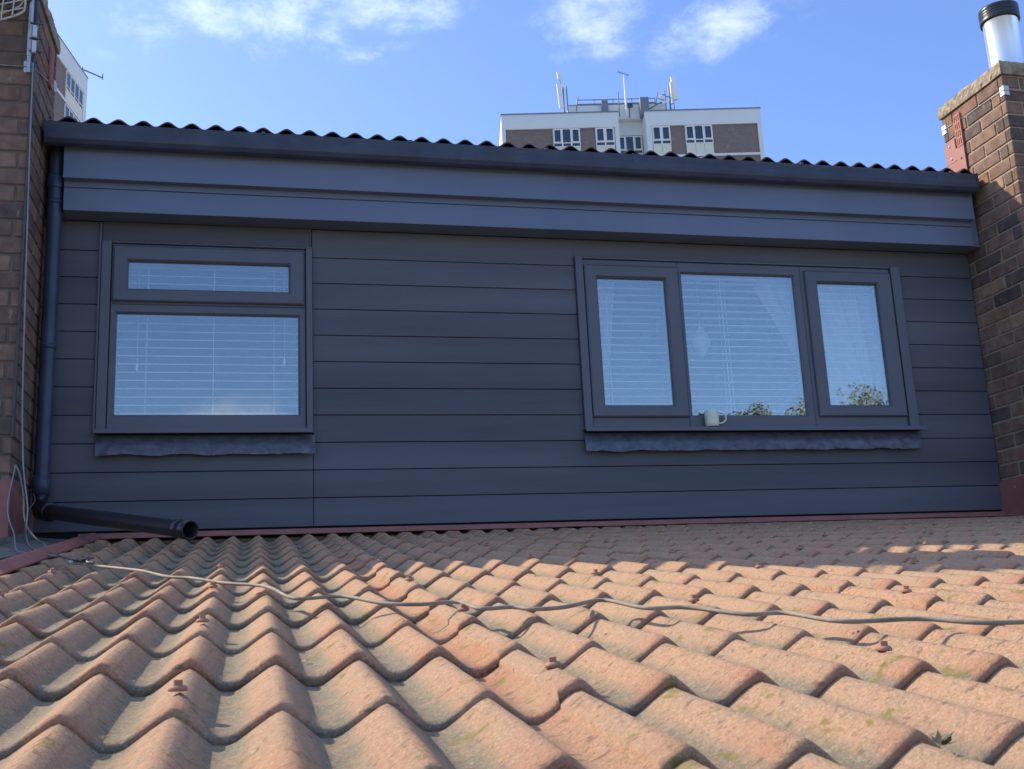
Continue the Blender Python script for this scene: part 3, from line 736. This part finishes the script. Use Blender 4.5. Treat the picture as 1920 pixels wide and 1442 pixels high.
# ------------------------------------------------------------------ cables on the left stack and roof
def cable(name, pts, r, m_, label, parent=None, sub_=6, cat='cable'):
    b = MB(); b.tube(spline(pts, sub_), r, 8); o = b.build(name, m_, parent)
    if parent is None: tag(o, label, cat)
    return o
cab = [(-0.5367, 3.7996, 0.286), (-0.4521, 3.6458, 0.2642), (-0.3152, 3.416, 0.2316), (-0.2226, 3.17, 0.1967), (-0.1525, 3.0889, 0.1852), (-0.0654, 2.9087, 0.1597), (0.0382, 2.7643, 0.1392), (0.093, 2.4658, 0.0969), (0.1946, 2.4722, 0.0978), (0.2683, 2.3017, 0.0736), (0.3387, 2.2546, 0.067), (0.418, 2.2653, 0.0685), (0.4368, 2.1403, 0.0507), (0.502, 2.1441, 0.0513), (0.5327, 2.0951, 0.0443), (0.6006, 2.107, 0.046), (0.7068, 2.1966, 0.0587), (0.7401, 2.036, 0.036), (0.8193, 2.0155, 0.0331), (0.8768, 1.8804, 0.0139), (0.9499, 1.8785, 0.0136), (0.9867, 1.7386, -0.0062), (1.1229, 1.7268, -0.0079), (1.1841, 1.6527, -0.0184), (1.2649, 1.6308, -0.0215)]
cab = cab+[(1.55, 1.60, crest(1.60)+.012), (2.2, 1.75, crest(1.75)+.012), (3.4, 1.62, crest(1.62)+.012), (5.2, 1.5, crest(1.5)+.012)]
cable('cable', cab, .0042, M_cable, 'long weathered grey cable snaking across the orange roof tiles', sub_=5)
cp = Vector(cab[0])
b = MB(); b.tube([cp+Vector((-.02,.012,.006)), cp+Vector((.012,-.006,.006))], .010, 10)
j = tag(b.build('cable_connector', M_cabled), 'small black connector joining the cables at the roof edge', 'connector')
b = MB(); b.tube(spline([cp+Vector((.008,0,.006)), cp+Vector((.03,-.05,.012)), cp+Vector((.04,-.13,-.006)), cp+Vector((.06,-.15,-.01))], 4), .005, 6); b.build('tape_end', M_cabled, j)
b = MB(); b.tube([cp+Vector((-.032,.016,.008)), cp+Vector((-.018,.01,.008))], .009, 8); b.build('ferrule', M_plate, j)
cable('cable', [(-1.0586, 5.39, 0.8637), (-1.0666, 5.37, 0.7817), (-1.0755, 5.35, 0.6766), (-1.0553, 5.3, 0.603), (-1.0129, 5.2, 0.5326), (-0.9274, 4.819, 0.4285), (-0.8704, 4.6788, 0.4027), (-0.7911, 4.5085, 0.3785)], 0.003, M_cablew, 'slim grey cable looping down beside the foot of the left chimney, leftmost')
cable('cable', [(-1.0597, 5.395, 0.867), (-1.0363, 5.38, 0.8197), (-1.0137, 5.37, 0.7194), (-0.9998, 5.33, 0.6291), (-0.9665, 5.25, 0.5599), (-0.9023, 5.1, 0.497), (-0.867, 5.1025, 0.4687), (-0.7342, 4.418, 0.3697), (-0.6461, 4.0983, 0.3364), (-0.5673, 3.8094, 0.2894), (-0.5324, 3.7696, 0.2838)], 0.004, M_cable, 'grey cable dropping from the left chimney to the connector on the tiles')
cable('cable', [(-1.0797, 5.4, 2.9128), (-1.0734, 5.405, 2.389), (-1.0561, 5.405, 1.5676), (-1.0455, 5.405, 1.1513), (-1.0312, 5.4, 0.9224), (-1.0145, 5.38, 0.7946), (-0.987, 5.34, 0.6542), (-0.9649, 5.2, 0.5313), (-0.8934, 4.9185, 0.4447), (-0.8307, 4.7305, 0.412)], 0.0036, M_cablew, 'long pale cable running the full height of the left chimney corner')
cable('cable', [(-0.9968, 5.5, 0.7487), (-0.9701, 5.4, 0.6979), (-0.9922, 5.35, 0.6312), (-0.9474, 5.1, 0.4982), (-0.8271, 4.598, 0.4072), (-0.7503, 4.4898, 0.3839), (-0.5658, 3.7739, 0.3004), (-0.542, 3.835, 0.299), (-0.5253, 4.0188, 0.3211)], 0.003, M_cabled, 'thin dark cable crossing the gully towards the downpipe outlet')
cable('cable', [(-0.8684, 4.2471, 0.3415), (-0.8411, 4.3781, 0.36), (-0.8032, 4.4206, 0.3661), (-0.8125, 4.6506, 0.3987)], 0.007, M_cabled, 'short blue grey cable lying in the gully at the left edge')

# conduit strip on the corner
b = MB(); b.tube([(-1.078, 5.413, 3.33), (-1.079, 5.412, 2.95), (-1.080, 5.412, 1.9), (-1.083, 5.411, 1.0)], .008, 8)
tag(b.build('conduit', M_cabled), 'thin dark conduit running down the corner of the left chimney', 'conduit')
b = MB(); b.tube([(-1.101, 5.405, 3.335), (-1.101, 5.404, 2.95)], .013, 8); b.tube([(-1.101, 5.404, 2.95), (-1.10, 5.404, 2.86)], .010, 8)
ms = tag(b.build('aerial_mast', M_zinc), 'short grey aerial mast strapped to the front of the left chimney', 'mast')
for z in (3.13, 3.045, 2.975):
    b = MB(); b.tube([(-1.10, 5.39, z), (-1.05, 5.392, z-.002), (-1.045, 5.40, z)], .0045, 6); b.build('clamp_bolt', M_cabled, ms)
for zc in (3.05, 2.965):
    b = MB(); b.cbox(-1.088, -1.068, 5.385, 5.402, zc, zc+.068, .003); b.build('clamp_plate', M_plate, ms)
# wire-grid aerial reflector
b = MB()
out_pts = [(-1.42, 3.00), (-1.30, 3.045), (-1.20, 3.088), (-1.128, 3.135), (-1.112, 3.165), (-1.11, 3.21), (-1.12, 3.30), (-1.15, 3.38)]
b.tube(spline([(x, 5.29-.02*math.cos(i), z) for i, (x, z) in enumerate(out_pts)], 4), .0055, 8)
b.tube(spline([(x-.012, 5.31, z+.035) for (x, z) in out_pts[:5]], 4), .004, 8)
for z in (3.12, 3.165, 3.21, 3.26): b.tube([(-1.45, 5.30, z-.075), (-1.118, 5.298, z+.035)], .004, 6)
for x in (-1.34, -1.27, -1.205, -1.155): b.tube([(x-.012, 5.295, 3.035+.4*(x+1.34)), (x+.004, 5.295, 3.36)], .004, 6)
ag = tag(b.build('aerial', M_cream), 'cream grid aerial reflector at the top of the left chimney', 'aerial')
b = MB(); b.tube([(-1.45, 5.34, 3.2), (-1.10, 5.40, 3.26)], .011, 8); b.cbox(-1.20, -1.155, 5.31, 5.345, 3.15, 3.22, .004); b.build('aerial_arm', M_cabled, ag)

# ------------------------------------------------------------------ mug on the sill
mug = thing('mug', 'pale green mug on the sill under the wide window', 'mug', (2.672, 5.960, 1.142))
b = MB(); b.lathe([(0, .003), (.034, .003), (.036, .0), (.038, .003), (.039, .010), (.0415, .018), (.042, .025), (.042, .094), (.0405, .096), (.039, .094), (.038, .02), (0, .012)], (2.672, 5.960, 1.1425), 32)
b.build('cup', M_mug, mug)
b = MB(); b.tube(spline([(2.712, 5.957, 1.222), (2.732, 5.956, 1.226), (2.752, 5.955, 1.218), (2.761, 5.955, 1.198), (2.754, 5.955, 1.178), (2.735, 5.956, 1.166), (2.711, 5.957, 1.164)], 6), .0052, 8)
b.build('handle', M_mug, mug)

# ------------------------------------------------------------------ blinds and curtains inside
def blind(x0, x1, z0, z1, pitch, tilt, cords, pulls, label, zoff):
    t = thing('venetian_blind', label, 'blind', ((x0+x1)/2, 6.11, z1))
    b = MB(); b.cbox(x0, x1, 6.082, 6.135, z1-.03, z1+.02, .003); b.build('headrail', M_blind, t)
    b = MB(); z = zoff; w_ = .025; hz = w_*math.sin(tilt); hy = w_*math.cos(tilt)
    while z < z1-.04:
        b.prism([(6.11-hy, z-hz), (6.11, z+.0024), (6.11+hy, z+hz), (6.11+hy, z+hz+.0026), (6.11, z+.0052), (6.11-hy, z-hz+.0026)], x0, x1); z += pitch
    fixn(b.build('slats', M_blind, t))
    b = MB()
    for x in cords:
        b.tube([(x, 6.083, z0), (x, 6.083, z1-.02)], .0013, 5); b.tube([(x, 6.137, z0), (x, 6.137, z1-.02)], .0013, 5)
    b.build('ladder_cord', M_cord, t)
    for x, zz in pulls:
        p = MB(); p.tube([(x, 6.072, zz+.02), (x, 6.072, z1-.02)], .001, 5); p.build('pull_cord', M_cord, t)
        p = MB(); p.lathe([(.002, .03), (.006, .02), (.007, .0), (.004, -.02), (0, -.02)], (x, 6.072, zz), 10); p.build('tassel', M_cord, t)
blind(-.74, .285, 1.20, 2.16, .0462, R(13.5), (-.562, -.207, .122), ((-.607, 1.50), (.178, 1.535)), 'white slatted blind behind the small left window', 1.254)
blind(1.95, 3.99, 1.20, 2.15, .0455, R(7), (2.10, 2.862, 2.885, 3.80), (), 'white slatted blind behind the wide right window', 1.222)
def curtain(lx, rx, label, y=6.2):
    """lx, rx: functions z -> x"""
    vs, fs = [], []; nu, nv = 70, 24
    for j_ in range(nv+1):
        z = 1.1+(2.16-1.1)*j_/nv
        for i in range(nu+1):
            u = i/nu; x = lx(z)+(rx(z)-lx(z))*u
            vs.append((x, y+.022*math.sin(u*44+math.sin(z*3)*.8)+.010*math.sin(u*17+1), z))
    for j_ in range(nv):
        for i in range(nu): a0 = j_*(nu+1)+i; fs.append((a0, a0+1, a0+nu+2, a0+nu+1))
    b = MB(); b.add(vs, fs, 0, True); tag(b.build('curtain', M_curt), label, 'curtain')
sm = lambda a_, b_, x: max(0, min(1, (x-a_)/(b_-a_)))
curtain(lambda z: 1.93, lambda z: 2.075+.125*sm(1.2, 2.1, z), 'white voile curtain hanging at the left end of the wide window')
curtain(lambda z: 3.13+.30*(1-sm(1.55, 2.15, z))+.15*(1-sm(1.1, 1.6, z)), lambda z: 4.0, 'white voile curtain draped across the right sash of the wide window')
pl = thing('pendant_lamp', 'pale pendant lampshade hanging inside the wide window', 'lamp', (2.93, 6.6, 2.6))
b = MB(); b.lathe([(.002, .20), (.02, .15), (.055, .10), (.065, .06), (.045, .01), (.01, -.04), (0, -.05)], (2.93, 6.6, 1.78), 20); b.build('shade', M_blind, pl)
b = MB(); b.tube([(2.93, 6.6, 1.97), (2.93, 6.6, 2.6)], .003, 6); b.build('flex', M_cord, pl)

# ------------------------------------------------------------------ neighbouring dormers unseen beyond both stacks; left one added to shade the roof
def neighbour(x0, x1, label):
    t = thing('neighbouring_dormer', label, 'house', ((x0+x1)/2, 6, -5.2), None)
    b = MB(); b.box(x0, x1, 6.0, 6.06, .45, 2.5); b.box(x0, x0+.1, 6.061, 9, -5.2, 2.6); b.box(x1-.1, x1, 6.061, 9, -5.2, 2.6); b.build('wall', M_clad, t)
    b = MB(); b.box(x0, x1, 5.80, 5.82, 2.32, 2.74); b.box(x0, x1, 5.821, 5.999, 2.32, 2.34); b.build('fascia', M_fascia, t)
    b = MB(); fixn(b.prism([(5.798, 2.752), (5.798, 2.65), (5.75, 2.61), (5.706, 2.66), (5.703, 2.75)], x0, x1).build('gutter', M_gut, t))
    vs, fs = [], []; n = int((x1-x0)/(LAM/10))
    for y in (5.73, 9.1):
        for i in range(n+1):
            x = x0+i*LAM/10; s = .5+.5*math.cos(2*math.pi*(x+.83)/LAM); vs.append((x, y, 2.793+.1*(y-5.73)-.037*(1-s)))
    for i in range(n): fs.append((i, i+1, n+2+i, n+1+i))
    b = MB(); b.add(vs, fs, 0, True); b.build('roof', M_dtile, t)
    ra, rb = (x0, -1.092) if x1 < 0 else (7.302, x1); vs, fs = [], []; n = int((rb-ra)/(LAM/10)); yy = []
    for j in range(-3, 13): yy += [(Y0+GA*j, -.012), (Y0+GA*j+.004, 0), (min(Y0+GA*(j+1), 5.98)-.001, -.0135)]
    for (y, dz) in yy:
        for i in range(n+1): x = ra+i*LAM/10; vs.append((x, y, crest(y)-.012-.037*(1-prof(x))+dz))
    for r_ in range(len(yy)-1):
        for i in range(n): a0 = r_*(n+1)+i; fs.append((a0, a0+1, a0+n+2, a0+n+1))
    b = MB(); b.add(vs, fs, 0, True); b.build('lower_roof', M_tile, t)
    b = MB(); b.box(ra, rb, .75, .95, -5.2, crest(.75)-.14); b.build('lower_wall', M_hbrick, t)
    xm = (x0+x1)/2; b = MB(); ring(b, (xm-.9, xm+.9, 1.15, 2.18), (xm-.8, xm+.8, 1.25, 2.08), 6.0, 5.97, 5.995); wn = fixn(b.build('window', M_frame, t))
    b = MB(); b.box(xm-.8, xm+.8, 5.992, 5.996, 1.25, 2.08); b.build('pane', M_tglass, wn)
neighbour(-7.4, -1.54, 'unseen grey neighbouring dormer beyond the left chimney, added to shade the roof')
neighbour(5.55, 11.2, 'grey dormer of the neighbouring house beyond the right chimney')

# ------------------------------------------------------------------ tower block in the middle distance
O1 = Vector((34.16, 88.646, 0)); az = R(-11); U1 = Vector((math.cos(az), math.sin(az), 0)); N1 = Vector((-math.sin(az), math.cos(az), 0))
def T1(v): return O1+U1*v.x+N1*v.y+Vector((0, 0, v.z))
def T1k(v):                                     # things standing further back on the roof
    return O1+U1*(v.x)+N1*v.y+Vector((0,0,v.z))
tw = thing('tower_block', 'brick and white tower block with masts on its roof, above the dormer', 'tower block', (O1.x, O1.y, -5.2))
def B1(name, mat_, boxes, parent=None, label=None):
    b = MB()
    for q in boxes: b.box(*q)
    return b.build(name, mat_, parent or tw, xf=T1, label=label)
Ztop, Zb = 47.05, 45.45; SH = 3.25
B1('wall', M_tbrick, [(-11.9, -1.35, .05, 14, -5.2, Ztop-.15), (1.75, 12.25, .05, 14, -5.2, Ztop-.15), (-1.35, 1.75, 2.2, 14, -5.2, 46.9)])
bx = [(-11.98, -1.05, -.12, 14.1, Zb, Ztop-.12), (1.50, 12.36, -.12, 14.1, Zb, Ztop-.12), (-1.05, 1.50, 2.0, 2.3, 45.55, 47.08)]
for (a0, a1) in ((-11.98, -11.62), (-1.45, -1.05), (1.50, 1.98), (11.98, 12.36)): bx.append((a0, a1, -.10, 2.25, -5.2, Zb))
for k in range(12):
    z = 42.42-SH*k; bx += [(-11.61, -1.46, -.09, .04, z-.12, z+.10), (1.99, 11.97, -.09, .04, z-.12, z+.10)]
B1('white_cladding', M_white, bx)
B1('coping', M_antg, [(-12.03, -1.0, -.18, 14.15, Ztop-.119, Ztop-.02), (1.45, 12.42, -.18, 14.15, Ztop-.119, Ztop-.02), (-1.0, 1.45, 1.95, 2.35, 47.081, 47.14)])
def tw_window(u0, u1, zt, n, y=-.02, zb2=None):
    zb_ = zt-1.83
    b = MB(); fr = .085; wd = (u1-u0)/n
    for z0, z1 in ((zt-.07, zt), (zb_, zb_+.07), (zb_+.36, zb_+.44)): b.box(u0, u1, y-.06, y+.04, z0, z1)
    for i in range(n+1):
        u = u0+wd*i; b.box(max(u0, u-.06), min(u1, u+.06), y-.065, y+.04, zb_+.0705, zt-.0705)
    for i in (range(n) if n == 2 else (0, n-1)):              # opening lights stand proud
        a0, a1 = u0+wd*i+.07, u0+wd*(i+1)-.07
        for q in ((a0, a0+.07, zb_+.44, zt-.08), (a1-.07, a1, zb_+.44, zt-.08)): b.box(q[0], q[1], y-.11, y-.066, q[2], q[3])
        for q in ((a0+.071, a1-.071, zt-.15, zt-.08), (a0+.071, a1-.071, zb_+.44, zb_+.51)): b.box(q[0], q[1], y-.11, y-.066, q[2], q[3])
    wn = b.build('window', M_antw, tw, xf=T1)
    b = MB(); b.box(u0+.03, u1-.03, y, y+.02, zb_+.03, zt-.03); b.build('pane', M_tglass, wn, xf=T1)
    b = MB()
    for i in range(n): b.box(u0+wd*i+.012, u0+wd*(i+1)-.012, y-.03, y+.03, zb_-1.14, zb_-.003)
    b.build('spandrel_panel', M_beige, wn, xf=T1)
for k in range(6):
    zt = 45.42-SH*k
    tw_window(-7.24, -4.72, zt, 3); tw_window(-3.28, -1.52, zt, 2); tw_window(2.02, 3.72, zt, 2); tw_window(5.12, 7.68, zt, 3)
    tw_window(-.98, 1.42, zt+.08, 3, 2.1)
b = MB()
for (a0, a1, z0, z1) in ((-7.25, -6.55, 43.9, 45.3), (3.0, 3.1, 43, 43.1)): pass
# roof house, rail, masts
K = 1.016
B1('roof_house', M_white, [(-5.5, 3.9, 1.4, 9, Ztop-.1, 48.45)])
B1('roof_house_trim', M_antg, [(-5.52, 3.92, 1.38, 9.02, 48.451, 48.53), (-2.35, -1.75, 1.0, 1.39, 47.2, 48.75), (1.25, 2.05, .55, 1.37, 46.9, 48.75)])
B1('roof_vent', M_antg, [(-8.5, -7.6, 1.0, 1.6, 47.0, 47.45), (-5.4, -4.6, .6, 1.0, 47.0, 47.35)]); B1('roof_vent', M_antg, [(7.6, 8.6, 1.0, 1.6, 47.0, 47.45)])
b = MB()
for z in (48.62, 49.05): b.tube([(-4.55, 1.45, z), (2.85, 1.45, z)], .045, 6)
for u in (-4.6, -3.0, -1.2, .6, 2.2, 2.8): b.tube([(u, 1.45, 48.0), (u, 1.45, 49.1)], .045, 6)
b.tube([(-4.75, 1.4, 47.9), (-4.5, 1.4, 49.4)], .05, 6); b.tube([(2.85, 1.4, 48.3), (3.15, 1.4, 49.7)], .05, 6)
b.build('railing', M_antg, tw, xf=T1)
b = MB(); b.tube([(-1.0, 2.2, 47.95), (1.48, 2.2, 47.95)], .035, 6)
for u in (-.95, .1, 1.05): b.tube([(u, 2.2, 47.0), (u, 2.2, 47.95)], .03, 6)
b.build('railing', M_antg, tw, xf=T1)
# rooftop equipment: things of their own
def mast(label, u, y, z0, z1, panels, extra):
    p = T1(Vector((u, y, z0))); t = thing('antenna_mast', label, 'antenna', p)
    b = MB(); b.tube([(u, y, z0), (u, y, z1)], .09, 8)
    for e in extra: b.tube(e, .055, 6)
    b.build('pole', M_antg, t, xf=T1)
    for (a0, a1, z_0, z_1, dx) in panels:
        b = MB(); yy = y-.28; vs = []
        for z, s in ((z_0, 0), (z_1, dx)):
            for (q, r_) in ((a0, yy-.12), (a1, yy-.12), (a1, yy+.12), (a0, yy+.12)): vs.append((q+s, r_, z))
        b.add(vs, [(0,1,5,4), (1,2,6,5), (2,3,7,6), (3,0,4,7), (3,2,1,0), (4,5,6,7)]); b.build('antenna_panel', M_antw, t, xf=T1)
mast('white panel antennas on a mast at the left of the tower block roof', -5.95, .9, 46.9, 50.1, [(-6.42, -5.98, 47.85, 50.35, -.12), (-6.42, -6.08, 50.85, 51.55, -.05)], [[(-6.05, .75, 48.0), (-6.25, .75, 51.4)], [(-5.6, .8, 46.9), (-5.62, .8, 50.2)], [(-5.95, .9, 48.3), (-6.3, .7, 48.3)], [(-5.95, .9, 49.8), (-6.3, .7, 49.8)]])
mast('cluster of panel antennas and dishes at the right of the tower block roof', 4.15, .9, 46.9, 50.0, [(4.45, 4.85, 48.4, 50.75, -.12), (4.22, 4.40, 48.0, 50.2, 0)], [[(3.75, .9, 46.9), (3.72, .9, 49.5)], [(4.5, .9, 46.9), (4.5, .9, 50.4)], [(3.7, .9, 48.9), (4.6, .9, 48.9)], [(2.2, 1.3, 47.9), (3.7, 1, 48.6)], [(3.0, .9, 48.75), (3.7, .9, 48.5)], [(3.4, .9, 49.1), (3.8, .9, 49.1)]])
for (u, z, r_) in ((3.35, 48.65, .22), (3.55, 48.15, .18)):
    b = MB(); b.lathe([(0, 0), (r_*.6, .04), (r_, .12), (r_, .16), (0, .08)], T1(Vector((u, .7, z))), 16, (-.5, -1, .1)); tag(b.build('microwave_dish', M_antw), 'small white drum dish beside the right antenna mast, ' + ('upper of two' if z > 48.4 else 'lower of two'), 'dish', 'drum dishes on the tower block')
b = MB(); ta = thing('tv_aerial', 'tall television aerial in the middle of the tower block roof', 'aerial', T1(Vector((-.05, .9, 47.2))))
b.tube([(-.05, .9, 47.0), (-.05, .9, 49.3), (-.06, .9, 51.3)], .09, 8, radii=[.11, .09, .05]); b.build('pole', M_antw, ta, xf=T1)
b = MB(); b.tube([(-.62, .9, 51.62), (.42, .9, 51.2)], .03, 6)
for i in range(8): u = -.6+i*.14; z = 51.61-i*.056; b.tube([(u, .55, z), (u, 1.25, z)], .015, 5)
b.tube([(.35, .9, 51.0), (.1, .9, 50.8)], .02, 5); b.build('elements', M_antg, ta, xf=T1)
b = MB(); b.tube([(-.72, 1, 47.0), (-.72, 1, 49.6)], .05, 6); tag(b.build('rod_antenna', M_antg, xf=T1), 'thin dark rod antenna left of the tall television aerial', 'antenna')
b = MB(); b.lathe([(0, 0), (.18, .02), (.34, .10), (.34, .12), (.18, .05), (0, .03)], T1(Vector((.25, 1.0, 48.05))), 20, (-.1, -1, .35)); sd = tag(b.build('satellite_dish', M_cabled), 'round dark satellite dish at the foot of the television aerial', 'dish')
b = MB(); b.tube([(.25, 1.1, 46.9), (.25, 1.1, 48.0)], .05, 6); b.build('stand', M_antg, sd, xf=T1)
b = MB(); b.cbox(.15, .95, 2.6, 3.2, 46.91, 48.2, .03); b.cbox(.72, 1.12, 2.45, 2.55, 47.2, 48.05, .02); tag(b.build('equipment_cabinet', M_plate, xf=T1), 'pale grey equipment cabinet in the notch of the tower block roof', 'cabinet')
b = MB()
for u, z in ((-.85, 47.4), (-.6, 47.2), (-.45, 47.5)): b.tube([(u, 2.7, 46.9), (u+.05, 2.7, z+.9)], .06, 6); b.cbox(u-.12, u+.12, 2.5, 2.65, z+.5, z+.85, .02)
tag(b.build('equipment_rack', M_antg, xf=T1), 'grey frame of small boxes left of the equipment cabinet', 'rack')

# ------------------------------------------------------------------ second tower at the left edge
S = 1.7; O2 = Vector((-9.086*S, 59.308*S, 0)); a2 = R(11.0); U2 = Vector((math.sin(a2), math.cos(a2), 0)); N2 = Vector((-math.cos(a2), math.sin(a2), 0))
def T2(v): return O2+U2*v.x*S+N2*v.y*S+Vector((0, 0, v.z*S))
t2 = thing('tower_block', 'corner of a second tower block showing behind the left chimney', 'tower block', (O2.x, O2.y, -5.2))
def B2(name, mat_, boxes, parent=None):
    b = MB()
    for q in boxes: b.box(*q)
    return b.build(name, mat_, parent or t2, xf=T2)
gz = -5.2/S
B2('wall', M_tbrick, [(-14, .05, .02, 8, gz, 31.2)])
bx = [(-14.05, .14, -.06, 8.05, 30.21, 31.32), (-.36, .14, -.05, 8.03, gz, 30.2)]
for k in range(8): z = 28.42-1.93*k; bx.append((-13.9, -.37, -.05, .01, z-.09, z+.05))
B2('white_cladding', M_white, bx); B2('coping', M_antg, [(-14.08, .17, -.09, 8.08, 31.325, 31.37)])
for k, uo in [(k, uo) for uo in (0, -4.6, -9.2) for k in range(2 if uo == 0 else 7)]+[(k, 0) for k in range(2, 7)]:
    zt = 30.17-1.93*k; b = MB(); u0, u1 = -2.92+uo, -.42+uo; wd = (u1-u0)/4
    for z0, z1 in ((zt-.05, zt), (zt-1.06, zt-1.02), (zt-.86, zt-.82)): b.box(u0, u1, -.05, .01, z0, z1)
    for i in range(5): u = u0+wd*i; b.box(max(u0, u-.035), min(u1, u+.035), -.052, .01, zt-1.0195, zt-.0505)
    wn = b.build('window', M_antw, t2, xf=T2)
    b = MB(); b.box(u0+.02, u1-.02, -.02, .0, zt-1.03, zt-.03); b.build('pane', M_tglass, wn, xf=T2)
    b = MB()
    for i in range(4): b.box(u0+wd*i+.008, u0+wd*(i+1)-.008, -.03, .01, zt-1.66, zt-1.062)
    b.build('spandrel_panel', M_beige, wn, xf=T2)
b = MB(); b.tube([(-.9, .1, 31.3), (-.6, -.05, 31.47), (1.49, -.4, 32.1)], .045, 6); b.tube([(1.49, -.4, 32.0), (1.49, -.4, 32.35)], .04, 6); b.tube([(-.6, 0, 31.35), (-.6, 0, 31.65)], .035, 6)
tag(b.build('camera_arm', M_antg, xf=T2), 'grey bracket arm jutting from the roof of the left tower block', 'bracket')

# ------------------------------------------------------------------ trees behind the viewer, seen mirrored in the glass
def tree(x, y, h, r_, seed, label):
    rr = random.Random(seed); zg = -5.2; label = label
    t = thing('tree', label, 'tree', (x, y, zg), 'trees in the gardens behind the viewer')
    b = MB(); b.tube([(x, y, zg), (x+.1, y, zg+h*.3), (x-.1, y+.1, zg+h*.62)], .2, 10, radii=[.28, .2, .1])
    cl = []
    for i in range(70):
        an = rr.uniform(0, 6.28); f_ = rr.uniform(.1, 1); hh = rr.uniform(.45, .98)
        rad = r_*f_*math.sqrt(max(.08, 1-((hh-.62)/.42)**2)); c = Vector((x+rad*math.cos(an), y+rad*math.sin(an), zg+h*hh))
        cl.append((c, rr.uniform(.28, .6))); s0 = Vector((x, y, zg+h*rr.uniform(.25, .5)))
        b.tube([s0, (s0+c)/2+Vector((0,0,.2)), c], .05, 5, radii=[.07, .045, .02])
    b.build('trunk', M_bark, t)
    vs, fs, at = [], [], []
    for c, cr_ in cl:
        for k in range(190):
            d = Vector((rr.gauss(0,1), rr.gauss(0,1), rr.gauss(0,.8))); d = d.normalized()*cr_*rr.uniform(.3, 1.05); p = c+d
            u = Vector((rr.gauss(0,1), rr.gauss(0,1), rr.gauss(0,1))).normalized(); v = u.orthogonal().normalized(); L = rr.uniform(.025, .07)
            o = len(vs); vs += [p-u*L, p+v*L*.45, p+u*L, p-v*L*.45]; fs.append((o, o+1, o+2, o+3)); at += [rr.random()]*4
    b = MB(); b.v = [tuple(q) for q in vs]; b.f = fs; b.a = at; b.sm = [False]*len(fs); b.build('crown', M_leaf, t)
for i, (x, y, h, r_) in enumerate(((10.7, -12.5, 10.0, 1.0), (12.2, -12.3, 10.35, 1.3), (13.6, -12.6, 10.5, 1.0), (15.6, -13, 11.1, 1.6), (18.6, -14, 11.2, 2.2))):
    tree(x, y, h, r_, 20+i, ('slim garden tree mirrored above the mug', 'feathery garden tree mirrored in the middle of the centre pane', 'low garden tree mirrored in the right corner of the centre pane', 'broad garden tree mirrored in the right sash', 'widest garden tree, standing beyond the one mirrored in the right sash')[i])
